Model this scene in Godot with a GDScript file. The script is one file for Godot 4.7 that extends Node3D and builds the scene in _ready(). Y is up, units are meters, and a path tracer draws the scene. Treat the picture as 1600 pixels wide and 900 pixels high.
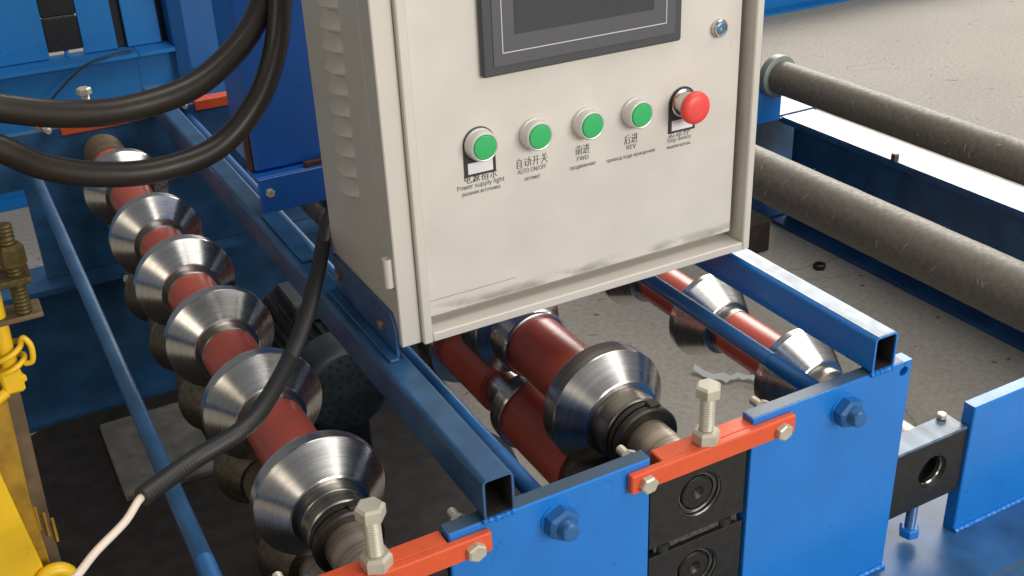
extends Node3D

const INK := Color(0.05, 0.045, 0.04)
var org := {}
var used := {}
var shared := {}
var M := {}

# ------------------------------------------------------------------ small helpers
func numbered(parent: Node, called: String) -> String:
	var key := str(parent.get_instance_id()) + called
	var n: int = used.get(key, 0)
	used[key] = n + 1
	return called if n == 0 else "%s_%03d" % [called, n]

func thing(called: String, label: String, category: String, at := Vector3.ZERO, group := "", kind := "thing") -> Node3D:
	var o := Node3D.new()
	o.name = numbered(self, called)
	o.position = at
	add_child(o, true)
	org[o] = Transform3D(Basis.IDENTITY, at)
	meta(o, label, category, group, kind)
	return o

func meta(o: Node, label := "", category := "", group := "", kind := "") -> void:
	if label: o.set_meta("label", label)
	if category: o.set_meta("category", category)
	if group: o.set_meta("group", group)
	if kind: o.set_meta("kind", kind)

# one named mesh under a thing or part; at is where the mesh's own origin stands in the world
func part(parent: Node3D, called: String, mesh: Mesh, mat: Material, at := Vector3.ZERO, turn := Basis.IDENTITY, label := "") -> MeshInstance3D:
	var o := MeshInstance3D.new()
	o.name = numbered(parent, called)
	o.mesh = mesh
	o.material_override = mat
	var from: Transform3D = org[parent] if parent != self else Transform3D.IDENTITY
	o.transform = from.affine_inverse() * Transform3D(turn, at)
	parent.add_child(o, true)
	org[o] = Transform3D(turn, at)
	if label: o.set_meta("label", label)
	return o

func begin() -> SurfaceTool:
	var st := SurfaceTool.new()
	st.begin(Mesh.PRIMITIVE_TRIANGLES)
	return st

func vert(st: SurfaceTool, p: Vector3, n: Vector3, uv := Vector2.ZERO) -> void:
	st.set_normal(n)
	st.set_uv(uv)
	st.add_vertex(p)

func tri(st: SurfaceTool, a: Vector3, b: Vector3, c: Vector3, na: Vector3, nb: Vector3, nc: Vector3, ua := Vector2.ZERO, ub := Vector2.ZERO, uc := Vector2.ZERO) -> void:
	var g := (b - a).cross(c - a)
	if g.length_squared() < 1e-18: return
	if g.dot(na + nb + nc) > 0.0:
		vert(st, a, na, ua); vert(st, c, nc, uc); vert(st, b, nb, ub)
	else:
		vert(st, a, na, ua); vert(st, b, nb, ub); vert(st, c, nc, uc)

func quad(st: SurfaceTool, a: Vector3, b: Vector3, c: Vector3, d: Vector3, n: Vector3) -> void:
	tri(st, a, b, c, n, n, n)
	tri(st, a, c, d, n, n, n)

# a box with chamfered edges
func add_box(st: SurfaceTool, lo: Vector3, hi: Vector3, c := 0.001) -> void:
	var m := (lo + hi) / 2.0
	var h := (hi - lo) / 2.0
	c = minf(c, minf(h.x, minf(h.y, h.z)) * 0.6)
	var i := h - Vector3(c, c, c)
	for ax in 3:
		var u := (ax + 1) % 3
		var v := (ax + 2) % 3
		for s in [-1.0, 1.0]:
			var n := Vector3.ZERO; n[ax] = s
			var q := []
			for k in [[-1, -1], [1, -1], [1, 1], [-1, 1]]:
				var p := Vector3.ZERO
				p[ax] = s * h[ax]; p[u] = k[0] * i[u]; p[v] = k[1] * i[v]
				q.append(m + p)
			quad(st, q[0], q[1], q[2], q[3], n)
			for s2 in [-1.0, 1.0]:      # the edge between the faces +-ax and +-u
				var n2 := Vector3.ZERO; n2[ax] = s; n2[u] = s2
				var e := []
				for k in [[0, -1], [0, 1], [1, 1], [1, -1]]:
					var p := Vector3.ZERO
					p[ax] = s * (h[ax] if k[0] == 0 else i[ax])
					p[u] = s2 * (i[u] if k[0] == 0 else h[u])
					p[v] = k[1] * i[v]
					e.append(m + p)
				quad(st, e[0], e[1], e[2], e[3], n2.normalized())
	for sx in [-1.0, 1.0]:
		for sy in [-1.0, 1.0]:
			for sz in [-1.0, 1.0]:
				var n := Vector3(sx, sy, sz).normalized()
				tri(st, m + Vector3(sx * h.x, sy * i.y, sz * i.z), m + Vector3(sx * i.x, sy * h.y, sz * i.z), m + Vector3(sx * i.x, sy * i.y, sz * h.z), n, n, n)

func box(lo: Vector3, hi: Vector3, c := 0.001) -> ArrayMesh:
	var st := begin()
	add_box(st, lo, hi, c)
	return st.commit()

# turned shape round z; prof holds (z, r) from one end to the other. seg 6 and flat for nuts
func add_lathe(st: SurfaceTool, prof: Array, seg := 48, flat := false, smooth := false, t := Transform3D.IDENTITY) -> void:
	var ns := []
	for k in prof.size() - 1:
		var d: Vector2 = prof[k + 1] - prof[k]
		ns.append(Vector2(-d.y, d.x).normalized())     # (z, r)
	var run := 0.0
	for k in prof.size() - 1:
		var a: Vector2 = prof[k]
		var b: Vector2 = prof[k + 1]
		var nx: Vector2 = ns[k]
		var ny: Vector2 = ns[k]
		if smooth:
			if k > 0: nx = (ns[k - 1] + ns[k]).normalized()
			if k < ns.size() - 1: ny = (ns[k] + ns[k + 1]).normalized()
		var step := a.distance_to(b)
		for j in seg:
			var a0 := TAU * j / seg
			var a1 := TAU * (j + 1) / seg
			var am := (a0 + a1) / 2.0
			var d0 := Vector3(cos(a0), sin(a0), 0)
			var d1 := Vector3(cos(a1), sin(a1), 0)
			var e0 := Vector3(cos(am), sin(am), 0) if flat else d0
			var e1 := e0 if flat else d1
			var z := Vector3(0, 0, 1)
			var p := [d0 * a.y + z * a.x, d1 * a.y + z * a.x, d1 * b.y + z * b.x, d0 * b.y + z * b.x]
			var n := [e0 * nx.y + z * nx.x, e1 * nx.y + z * nx.x, e1 * ny.y + z * ny.x, e0 * ny.y + z * ny.x]
			var u := [Vector2(float(j) / seg, run * 40.0), Vector2((j + 1.0) / seg, run * 40.0), Vector2((j + 1.0) / seg, (run + step) * 40.0), Vector2(float(j) / seg, (run + step) * 40.0)]
			for i in 4:
				p[i] = t * p[i]
				n[i] = (t.basis * n[i]).normalized()
			tri(st, p[0], p[1], p[2], n[0], n[1], n[2], u[0], u[1], u[2])
			tri(st, p[0], p[2], p[3], n[0], n[2], n[3], u[0], u[2], u[3])
		run += step

func P2(a: Array) -> Array:
	var o := []
	for k in range(0, a.size(), 2): o.append(Vector2(a[k], a[k + 1]))
	return o

func lathe(a: Array, seg := 48, flat := false, smooth := false) -> ArrayMesh:
	var st := begin()
	add_lathe(st, P2(a), seg, flat, smooth)
	return st.commit()

# a plate: outline in x, y; from z0 to z1 with a small chamfer
func add_plate(st: SurfaceTool, poly: PackedVector2Array, z0: float, z1: float, c := 0.0008, t := Transform3D.IDENTITY) -> void:
	if not Geometry2D.is_polygon_clockwise(poly): poly.reverse()
	var n := poly.size()
	var inner := PackedVector2Array()
	var side := []
	for k in n:
		var d := (poly[(k + 1) % n] - poly[k]).normalized()
		side.append(Vector2(-d.y, d.x))       # outward for a clockwise outline (y up)
	for k in n:
		var a: Vector2 = side[(k + n - 1) % n]
		var b: Vector2 = side[k]
		var s := (a + b)
		inner.append(poly[k] - s / maxf(0.35, s.dot(a)) * c)
	var idx := Geometry2D.triangulate_polygon(inner)
	for f in [[z0, -1.0], [z1, 1.0]]:
		var nn := (t.basis * Vector3(0, 0, f[1])).normalized()
		for k in range(0, idx.size(), 3):
			var q := []
			for j in 3: q.append(t * Vector3(inner[idx[k + j]].x, inner[idx[k + j]].y, f[0]))
			tri(st, q[0], q[1], q[2], nn, nn, nn)
	for k in n:
		var o: Vector2 = side[k]
		var l := (k + 1) % n
		var nn := (t.basis * Vector3(o.x, o.y, 0)).normalized()
		quad(st, t * V(poly[k], z0 + c), t * V(poly[l], z0 + c), t * V(poly[l], z1 - c), t * V(poly[k], z1 - c), nn)
		quad(st, t * V(poly[k], z1 - c), t * V(poly[l], z1 - c), t * V(inner[l], z1), t * V(inner[k], z1), (t.basis * Vector3(o.x, o.y, 1)).normalized())
		quad(st, t * V(poly[k], z0 + c), t * V(poly[l], z0 + c), t * V(inner[l], z0), t * V(inner[k], z0), (t.basis * Vector3(o.x, o.y, -1)).normalized())

func V(p: Vector2, z: float) -> Vector3:
	return Vector3(p.x, p.y, z)

func plate(a: Array, z0: float, z1: float, c := 0.0008, t := Transform3D.IDENTITY) -> ArrayMesh:
	var st := begin()
	add_plate(st, PackedVector2Array(P2(a)), z0, z1, c, t)
	return st.commit()

# an open rectangular tube along z with rounded corners
func hollow(w: float, h: float, t: float, z0: float, z1: float, r := 0.005, inside := false) -> ArrayMesh:
	var st := begin()
	var out := PackedVector2Array()
	var ins := PackedVector2Array()
	var no := []
	for q in 4:
		var cx: float = [w - r, r, r, w - r][q]
		var cy: float = [-r, -r, -h + r, -h + r][q]
		for k in 6:
			var a := PI / 2 * (q + k / 5.0)
			out.append(Vector2(cx + r * cos(a), cy + r * sin(a)))
			ins.append(Vector2(cx + (r - t) * cos(a), cy + (r - t) * sin(a)))
			no.append(Vector3(cos(a), sin(a), 0))
	var n := out.size()
	for k in n:
		var l := (k + 1) % n
		for z in 1:
			if inside:
				tri(st, V(ins[k], z0), V(ins[l], z0), V(ins[l], z1 - 0.002), -no[k], -no[l], -no[l])
				tri(st, V(ins[k], z0), V(ins[l], z1 - 0.002), V(ins[k], z1 - 0.002), -no[k], -no[l], -no[k])
				continue
			tri(st, V(out[k], z0), V(out[l], z0), V(out[l], z1), no[k], no[l], no[l])
			tri(st, V(out[k], z0), V(out[l], z1), V(out[k], z1), no[k], no[l], no[k])
			tri(st, V(ins[k], z1 - 0.002), V(ins[l], z1 - 0.002), V(ins[l], z1), -no[k], -no[l], -no[l])
			tri(st, V(ins[k], z1 - 0.002), V(ins[l], z1), V(ins[k], z1), -no[k], -no[l], -no[k])
		if inside: continue
		for e in [[z0, -1.0], [z1, 1.0]]:
			quad(st, V(out[k], e[0]), V(out[l], e[0]), V(ins[l], e[0]), V(ins[k], e[0]), Vector3(0, 0, e[1]))
	return st.commit()

func smooth_path(p: Array, per := 12) -> PackedVector3Array:
	var o := PackedVector3Array()
	for k in p.size() - 1:
		var a: Vector3 = p[maxi(k - 1, 0)]
		var b: Vector3 = p[k]
		var c: Vector3 = p[k + 1]
		var d: Vector3 = p[mini(k + 2, p.size() - 1)]
		for j in per: o.append(b.cubic_interpolate(c, a, d, float(j) / per))
	o.append(p[p.size() - 1])
	return o

func lifted(p: PackedVector3Array, by: float) -> PackedVector3Array:
	for k in p.size(): p[k].y += by
	return p

func resample(p: PackedVector3Array, step: float) -> PackedVector3Array:
	var c := Curve3D.new()
	for q in p: c.add_point(q)
	c.bake_interval = step
	var o := PackedVector3Array()
	var n := int(c.get_baked_length() / step)
	for k in n + 1: o.append(c.sample_baked(k * step))
	return o

# a round bar along a path; radii may be one number or one per point
func add_sweep(st: SurfaceTool, p: PackedVector3Array, radii, seg := 12, caps := true) -> void:
	var n := p.size()
	var up := Vector3(0.31, 0.9, 0.17).normalized()
	var rings := []
	var dirs := []
	for k in n:
		var d := (p[mini(k + 1, n - 1)] - p[maxi(k - 1, 0)]).normalized()
		var x := up.cross(d).normalized()
		up = d.cross(x).normalized()
		var r: float = radii if radii is float else radii[k]
		var ring := []
		var nr := []
		for j in seg:
			var a := TAU * j / seg
			nr.append(x * cos(a) + up * sin(a))
			ring.append(p[k] + nr[j] * r)
		rings.append([ring, nr])
		dirs.append(d)
	var run := 0.0
	for k in n - 1:
		var step := p[k].distance_to(p[k + 1])
		var tilt := 0.0
		if not radii is float: tilt = (radii[k] - radii[k + 1]) / maxf(step, 1e-5)
		for j in seg:
			var l := (j + 1) % seg
			var q := [rings[k][0][j], rings[k][0][l], rings[k + 1][0][l], rings[k + 1][0][j]]
			var m := [rings[k][1][j], rings[k][1][l], rings[k + 1][1][l], rings[k + 1][1][j]]
			for i in 4: m[i] = (m[i] + dirs[k] * tilt).normalized()
			var u := [Vector2(float(j) / seg, run * 10), Vector2((j + 1.0) / seg, run * 10), Vector2((j + 1.0) / seg, (run + step) * 10), Vector2(float(j) / seg, (run + step) * 10)]
			tri(st, q[0], q[1], q[2], m[0], m[1], m[2], u[0], u[1], u[2])
			tri(st, q[0], q[2], q[3], m[0], m[2], m[3], u[0], u[2], u[3])
		run += step
	if caps:
		for e in [0, n - 1]:
			var nn: Vector3 = -dirs[0] if e == 0 else dirs[n - 1]
			for j in seg: tri(st, p[e], rings[e][0][j], rings[e][0][(j + 1) % seg], nn, nn, nn)

func sweep(p: PackedVector3Array, radii, seg := 12) -> ArrayMesh:
	var st := begin()
	add_sweep(st, p, radii, seg)
	return st.commit()

# ------------------------------------------------------------------ materials
func noise_tex(seed_: int, freq: float, lo: float, hi: float, size := 512, oct := 4, stretch := Vector2.ONE, gamma := 1.0) -> ImageTexture:
	var n := FastNoiseLite.new()
	n.seed = seed_
	n.noise_type = FastNoiseLite.TYPE_SIMPLEX_SMOOTH
	n.frequency = freq
	n.fractal_octaves = oct
	var a := n.get_seamless_image(int(size * stretch.x), int(size * stretch.y))
	a.resize(size, size, Image.INTERPOLATE_CUBIC)
	a.convert(Image.FORMAT_RGB8)
	var d := a.get_data()
	for k in d.size(): d[k] = int(255.0 * lerpf(lo, hi, pow(d[k] / 255.0, gamma)))
	return ImageTexture.create_from_image(Image.create_from_data(size, size, false, Image.FORMAT_RGB8, d))

func lin(r: float, g: float, b: float) -> Color:
	return Color(r, g, b).linear_to_srgb()

func mat(called: String, c: Color, rough: float, metal := 0.0, tex: Texture2D = null, scale := 3.0, rough_tex: Texture2D = null, bump: Texture2D = null, bump_cm := 0.0) -> StandardMaterial3D:
	var m := StandardMaterial3D.new()
	m.resource_name = called
	m.albedo_color = c
	m.roughness = rough
	m.metallic = metal
	if tex or rough_tex or bump:
		m.uv1_triplanar = true
		m.uv1_scale = Vector3.ONE * scale
	if tex: m.albedo_texture = tex
	if rough_tex: m.roughness_texture = rough_tex
	if bump:
		m.heightmap_enabled = true
		m.heightmap_texture = bump
		m.heightmap_scale = bump_cm
	M[called] = m
	return m

func blot_line(im: Image, p: Vector2, turn: float, steps: int, rn: RandomNumberGenerator, dark: float, wide: int) -> void:
	var n := im.get_width()
	for k in steps:
		turn += rn.randf_range(-0.35, 0.35)
		p += Vector2(cos(turn), sin(turn))
		for a in wide:
			var x := posmod(int(p.x) + a, n)
			var y := posmod(int(p.y), n)
			var c := im.get_pixel(x, y)
			im.set_pixel(x, y, c * Color(dark, dark, dark))

# worn concrete: faint clouds, hairline cracks, scuffs and grit
func floor_tex() -> ImageTexture:
	var n := FastNoiseLite.new()
	n.seed = 41
	n.frequency = 0.004
	n.fractal_octaves = 6
	var im := n.get_seamless_image(1024, 1024)
	im.convert(Image.FORMAT_RGB8)
	var d := im.get_data()
	for k in d.size(): d[k] = int(255.0 * lerpf(0.95, 1.0, d[k] / 255.0))
	im = Image.create_from_data(1024, 1024, false, Image.FORMAT_RGB8, d)
	var rn := RandomNumberGenerator.new()
	rn.seed = 8
	for k in 9: blot_line(im, Vector2(rn.randf() * 1024, rn.randf() * 1024), rn.randf() * TAU, rn.randi_range(60, 260), rn, 0.80, 1)
	for k in 60: blot_line(im, Vector2(rn.randf() * 1024, rn.randf() * 1024), rn.randf_range(-0.3, 0.3), rn.randi_range(3, 16), rn, 0.82, rn.randi_range(2, 4))
	for k in 500: blot_line(im, Vector2(rn.randf() * 1024, rn.randf() * 1024), rn.randf() * TAU, rn.randi_range(1, 4), rn, rn.randf_range(0.55, 0.85), rn.randi_range(1, 3))
	return ImageTexture.create_from_image(im)

# sheet paint of the door: handling marks, a grimy streak along the lower fold
func paint_tex() -> ImageTexture:
	# brushed and sprayed paint: nearly even, with runs, chips and scratches
	var n := FastNoiseLite.new()
	n.seed = 3
	n.frequency = 0.004
	n.fractal_octaves = 3
	var im := n.get_seamless_image(512, 512)
	im.convert(Image.FORMAT_RGB8)
	var d := im.get_data()
	for k in d.size(): d[k] = int(255.0 * lerpf(0.93, 1.0, d[k] / 255.0))
	im = Image.create_from_data(512, 512, false, Image.FORMAT_RGB8, d)
	var rn := RandomNumberGenerator.new()
	rn.seed = 28
	for k in 22: blot_line(im, Vector2(rn.randf() * 512, rn.randf() * 512), rn.randf() * TAU, rn.randi_range(4, 40), rn, rn.randf_range(0.8, 0.93), 1)
	for k in 70: blot_line(im, Vector2(rn.randf() * 512, rn.randf() * 512), rn.randf() * TAU, rn.randi_range(1, 3), rn, rn.randf_range(0.45, 0.8), rn.randi_range(1, 2))
	return ImageTexture.create_from_image(im)

func door_tex() -> ImageTexture:
	var n := FastNoiseLite.new()
	n.seed = 71
	n.frequency = 0.006
	n.fractal_octaves = 5
	var im := n.get_seamless_image(1024, 1024)
	im.convert(Image.FORMAT_RGB8)
	var d := im.get_data()
	var g := FastNoiseLite.new()
	g.seed = 72
	g.frequency = 0.02
	g.fractal_octaves = 4
	for y in 1024:
		# v = -y * 1.5 on the door: 1024 px is two thirds of a metre, counted down from the floor line
		var up := (1024 - y) / 1536.0
		for x in 1024:
			var k := (y * 1024 + x) * 3
			var v := lerpf(0.94, 1.0, d[k] / 255.0)
			if up > 0.024 and up < 0.058:
				var e := 1.0 - absf(up - 0.0365) / 0.009
				if e > 0.0: v *= 1.0 - 0.25 * e * clampf(0.25 + 1.8 * g.get_noise_2d(x * 0.5, y * 1.2), 0.0, 1.0)
			d[k] = int(255 * v)
			d[k + 1] = int(255 * v * lerpf(0.985, 1.0, v))
			d[k + 2] = int(255 * v * lerpf(0.95, 1.0, v))
	im = Image.create_from_data(1024, 1024, false, Image.FORMAT_RGB8, d)
	var rn := RandomNumberGenerator.new()
	rn.seed = 18
	for k in 26: blot_line(im, Vector2(rn.randf() * 1024, rn.randf() * 1024), rn.randf() * TAU, rn.randi_range(3, 22), rn, rn.randf_range(0.86, 0.95), 1)
	for k in 60: blot_line(im, Vector2(rn.randf() * 1024, rn.randf() * 1024), 0.0, 1, rn, rn.randf_range(0.7, 0.9), rn.randi_range(1, 2))
	return ImageTexture.create_from_image(im)

func rings_tex(seed_: int, lo: float, hi: float) -> ImageTexture:
	# turning marks: lines that run round the piece (u), each a little lighter or darker
	var r := RandomNumberGenerator.new()
	r.seed = seed_
	var im := Image.create(64, 512, false, Image.FORMAT_RGB8)
	var slow := 0.5
	for y in 512:
		slow = clampf(slow + r.randf_range(-0.12, 0.12), 0.0, 1.0)
		var base := 0.5 * slow + 0.5 * r.randf()
		for x in 64:
			var v := lerpf(lo, hi, clampf(base + r.randf_range(-0.06, 0.06), 0, 1))
			im.set_pixel(x, y, Color(v, v, v))
	return ImageTexture.create_from_image(im)

func build_materials() -> void:
	var soft := paint_tex()
	var blot := noise_tex(5, 0.02, 0.62, 1.0, 512, 5)
	var fine := noise_tex(7, 0.09, 0.0, 1.0, 512, 3)
	var dirt := noise_tex(9, 0.008, 0.72, 1.0, 512, 6)
	var rgh := noise_tex(11, 0.03, 0.72, 1.0, 512, 5)
	var peel := noise_tex(13, 0.05, 0.3, 0.7, 512, 2)
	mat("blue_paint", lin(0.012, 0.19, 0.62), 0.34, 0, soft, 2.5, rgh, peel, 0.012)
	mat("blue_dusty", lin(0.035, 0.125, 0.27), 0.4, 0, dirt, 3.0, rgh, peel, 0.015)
	mat("far_blue", lin(0.013, 0.20, 0.54), 0.5, 0, soft, 1.2, rgh)
	mat("tank_blue", lin(0.014, 0.125, 0.50), 0.4, 0, soft, 2.0, rgh, peel, 0.01)
	mat("nut_blue", lin(0.022, 0.12, 0.32), 0.38, 0, soft, 20.0, rgh)
	mat("orange_paint", lin(0.72, 0.10, 0.03), 0.45, 0, soft, 9.0, rgh, peel, 0.02)
	mat("red_paint", lin(0.56, 0.105, 0.065), 0.38, 0, soft, 7.0, rgh, peel, 0.01)
	mat("cream_paint", lin(0.62, 0.585, 0.515), 0.5, 0, noise_tex(21, 0.006, 0.95, 1.0), 1.3, rgh, fine, 0.004)
	mat("door_paint", lin(0.66, 0.625, 0.555), 0.48, 0, door_tex(), 1.5, noise_tex(23, 0.02, 0.7, 1.0, 512, 4), noise_tex(24, 0.006, 0.3, 0.7, 256, 2), 0.05)
	mat("white_plastic", lin(0.75, 0.74, 0.70), 0.35)
	mat("hmi_frame", lin(0.052, 0.053, 0.058), 0.5, 0, null, 1, null, fine, 0.003)
	mat("hmi_panel", lin(0.082, 0.083, 0.09), 0.45)
	mat("hmi_line", lin(0.55, 0.55, 0.55), 0.5)
	mat("hmi_screen", lin(0.045, 0.047, 0.056), 0.15)
	mat("green_button", lin(0.03, 0.42, 0.12), 0.4)
	mat("red_button", lin(0.80, 0.07, 0.06), 0.4)
	mat("chrome", lin(0.62, 0.61, 0.58), 0.22, 1.0)
	mat("button_ring", lin(0.66, 0.65, 0.61), 0.35, 0.35)
	mat("ring_grey", lin(0.20, 0.23, 0.20), 0.45)
	mat("fibre", lin(0.34, 0.31, 0.25), 0.7)
	mat("painted_shade", lin(0.042, 0.035, 0.030), 0.75, 0, noise_tex(61, 0.02, 0.6, 1.0, 512, 5), 2.0)  # dark tone standing in for the shade under the machine
	mat("cut_edge", lin(0.045, 0.085, 0.14), 0.4, 0, M.blue_paint.albedo_texture, 8.0)
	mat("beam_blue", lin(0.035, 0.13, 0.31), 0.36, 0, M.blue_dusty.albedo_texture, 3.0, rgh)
	mat("mid_blue", lin(0.018, 0.12, 0.36), 0.45, 0, M.blue_paint.albedo_texture, 1.5)
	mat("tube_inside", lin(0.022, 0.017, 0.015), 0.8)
	mat("rust_zinc", lin(0.35, 0.22, 0.13), 0.5, 0.5)
	mat("lock_core", lin(0.10, 0.22, 0.36), 0.3, 0.6)
	mat("tag_black", lin(0.028, 0.028, 0.03), 0.5)
	mat("tag_white", lin(0.72, 0.70, 0.72), 0.5)
	mat("print_ink", INK.linear_to_srgb(), 0.7)
	mat("zinc", lin(0.64, 0.60, 0.48), 0.42, 0.35, noise_tex(17, 0.01, 0.85, 1.0, 256, 3), 9.0)
	mat("black_oxide", lin(0.018, 0.017, 0.017), 0.48, 0, blot, 8.0, rgh, fine, 0.006)
	mat("worn_black", lin(0.055, 0.05, 0.045), 0.45, 0.6, blot, 30.0, rgh)
	mat("bore_black", lin(0.16, 0.16, 0.155), 0.28, 0.9)
	mat("bare_edge", lin(0.16, 0.155, 0.14), 0.45, 0.5, blot, 14.0)
	mat("rubber", lin(0.027, 0.0215, 0.016), 0.42, 0, soft, 5.0, rgh)
	mat("conduit_black", lin(0.016, 0.015, 0.014), 0.5)
	mat("wire_white", lin(0.72, 0.60, 0.50), 0.5)
	mat("yellow_paint", lin(0.80, 0.49, 0.012), 0.45, 0, soft, 6.0, rgh, peel, 0.03)
	mat("yellow_dirty", lin(0.45, 0.25, 0.015), 0.55, 0, dirt, 10.0)
	mat("olive_steel", lin(0.11, 0.078, 0.017), 0.5, 0.4, blot, 20.0)
	mat("tan_steel", lin(0.18, 0.12, 0.06), 0.6, 0.1, dirt, 6.0)
	mat("motor_paint", lin(0.045, 0.065, 0.075), 0.5, 0, dirt, 6.0)
	mat("motor_dark", lin(0.018, 0.020, 0.022), 0.7)
	mat("rust_brown", lin(0.16, 0.05, 0.025), 0.7, 0, blot, 8.0)
	mat("wood_dark", lin(0.045, 0.03, 0.022), 0.8, 0, dirt, 8.0)
	mat("plastic_film", lin(0.5, 0.5, 0.48), 0.3)
	mat("lit_patch_paint", lin(0.30, 0.28, 0.245), 0.9, 0, dirt, 4.0, null, fine, 0.05)  # pale tone painted for a lit patch of floor
	mat("nameplate", lin(0.55, 0.58, 0.56), 0.4, 0.3)
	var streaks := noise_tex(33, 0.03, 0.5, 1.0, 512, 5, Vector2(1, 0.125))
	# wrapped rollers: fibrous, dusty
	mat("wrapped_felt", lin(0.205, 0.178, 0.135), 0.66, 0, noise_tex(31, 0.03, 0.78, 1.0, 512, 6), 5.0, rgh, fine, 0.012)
	mat("painted_glare", lin(0.20, 0.29, 0.40), 0.42, 0.1, streaks, 3.0, rgh)  # pale blue painted in for glare on top faces
	# floor
	var f := mat("floor_concrete", lin(0.46, 0.425, 0.365), 0.78, 0, floor_tex(), 0.36, null, fine, 0.03)
	f.metallic_specular = 0.25
	f.detail_enabled = true
	f.detail_blend_mode = BaseMaterial3D.BLEND_MODE_MUL
	f.detail_albedo = noise_tex(43, 0.05, 0.84, 1.0, 512, 6, Vector2.ONE, 0.6)
	f.detail_uv_layer = BaseMaterial3D.DETAIL_UV_2
	f.uv2_triplanar = true
	f.uv2_scale = Vector3.ONE * 2.3
	# machined steel, with turning marks running round it
	var s := mat("turned_steel", lin(0.66, 0.64, 0.61), 0.30, 1.0)
	s.albedo_texture = rings_tex(51, 0.90, 1.0)
	s.roughness_texture = rings_tex(52, 0.75, 1.0)
	s.uv1_scale = Vector3(1, 0.6, 1)
	s.anisotropy_enabled = true
	s.anisotropy = -0.55
	var h := mat("hub_steel", lin(0.40, 0.37, 0.32), 0.42, 1.0)
	h.albedo_texture = rings_tex(53, 0.7, 1.0)
	h.roughness_texture = rings_tex(54, 0.6, 1.0)
	mat("dull_steel", lin(0.24, 0.20, 0.15), 0.45, 0.9, blot, 10.0)
	var sh := mat("shaft_steel", lin(0.68, 0.57, 0.46), 0.46, 0.9)
	sh.albedo_texture = rings_tex(55, 0.6, 1.0)
	sh.uv1_scale = Vector3(1, 0.4, 1)

# ------------------------------------------------------------------ fasteners (axis along z, head outward at +z)
func hex_head(r: float, h: float) -> ArrayMesh:
	var key := "hex%f,%f" % [r, h]
	if not shared.has(key):
		shared[key] = lathe([0, 0.0, 0, r, h * 0.80, r, h, r * 0.80, h + 0.0002, 0.0], 6, true)
	return shared[key]

func thread(r: float, length: float, pitch := 0.0022) -> ArrayMesh:
	var key := "thr%f,%f,%f" % [r, length, pitch]
	if not shared.has(key):
		var a := [0.0, 0.0]
		var n := int(length / pitch)
		for k in n:
			a.append_array([k * pitch, r * 0.86, (k + 0.5) * pitch, r])
		a.append_array([length - 0.0005, r * 0.9, length, r * 0.75, length + 0.0001, 0.0])
		shared[key] = lathe(a, 20)
	return shared[key]

func z_to(d: Vector3, spin := 0.0) -> Basis:
	var z := d.normalized()
	var x := (Vector3.UP if absf(z.y) < 0.9 else Vector3.RIGHT).cross(z).normalized()
	return Basis(x, z.cross(x), z) * Basis(Vector3(0, 0, 1), spin)

# ------------------------------------------------------------------ the scene
func _ready() -> void:
	var cam := Camera3D.new()
	cam.name = "camera"
	cam.transform = Transform3D(Basis(Vector3(0.87839, -0.04019, 0.47626), Vector3(0.25080, 0.88700, -0.38772), Vector3(-0.40686, 0.46001, 0.78921)), Vector3(-0.29580, 0.53745, 0.64216))
	cam.fov = 29.33
	cam.near = 0.02
	cam.far = 60.0
	add_child(cam)
	cam.make_current()
	var env := Environment.new()
	env.background_mode = Environment.BG_COLOR
	env.background_color = Color(0.46, 0.47, 0.485)
	env.tonemap_mode = Environment.TONE_MAPPER_LINEAR
	env.tonemap_exposure = 1.0
	env.sdfgi_enabled = true
	env.ssao_enabled = true
	env.ssil_enabled = true
	var we := WorldEnvironment.new()
	we.name = "world_environment"
	we.environment = env
	add_child(we)
	area("door_light", Vector3(8.0, 4.2, -7.0), Vector3(0.8, -0.4, -0.8), Vector2(7.0, 4.6), 125.0, Color(1.0, 0.98, 0.95))
	area("roof_light", Vector3(1.7, 3.2, 0.3), Vector3(0.4, -0.3, -0.3), Vector2(2.2, 3.0), 8.5, Color(1.0, 0.99, 0.97))
	area("front_fill", Vector3(1.5, 1.5, 4.2), Vector3(0.3, 0.0, -0.3), Vector2(3.4, 1.6), 19.5, Color(1.0, 0.985, 0.97))  # added fill from the front, no lamp known there
	area("side_fill", Vector3(-3.6, 2.4, 1.6), Vector3(0.0, 0.1, -0.3), Vector2(1.6, 1.2), 2.5, Color(1.0, 0.95, 0.86))  # added unseen fill that lifts the left side
	build_materials()
	ground()
	far_machine()
	side_frames()
	beams()
	stations()
	shafts()
	rods()
	motor_and_tank()
	runout()
	cabinet()
	cables()
	yellow_stand()
	litter()

func area(called: String, at: Vector3, to: Vector3, size: Vector2, energy: float, c: Color) -> void:
	var l := AreaLight3D.new()
	l.name = called
	l.area_size = size
	l.light_energy = energy
	l.light_color = c
	l.area_range = 30.0
	l.shadow_enabled = true
	l.transform = Transform3D(Basis.looking_at(to - at, Vector3.UP), at)
	add_child(l)

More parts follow.
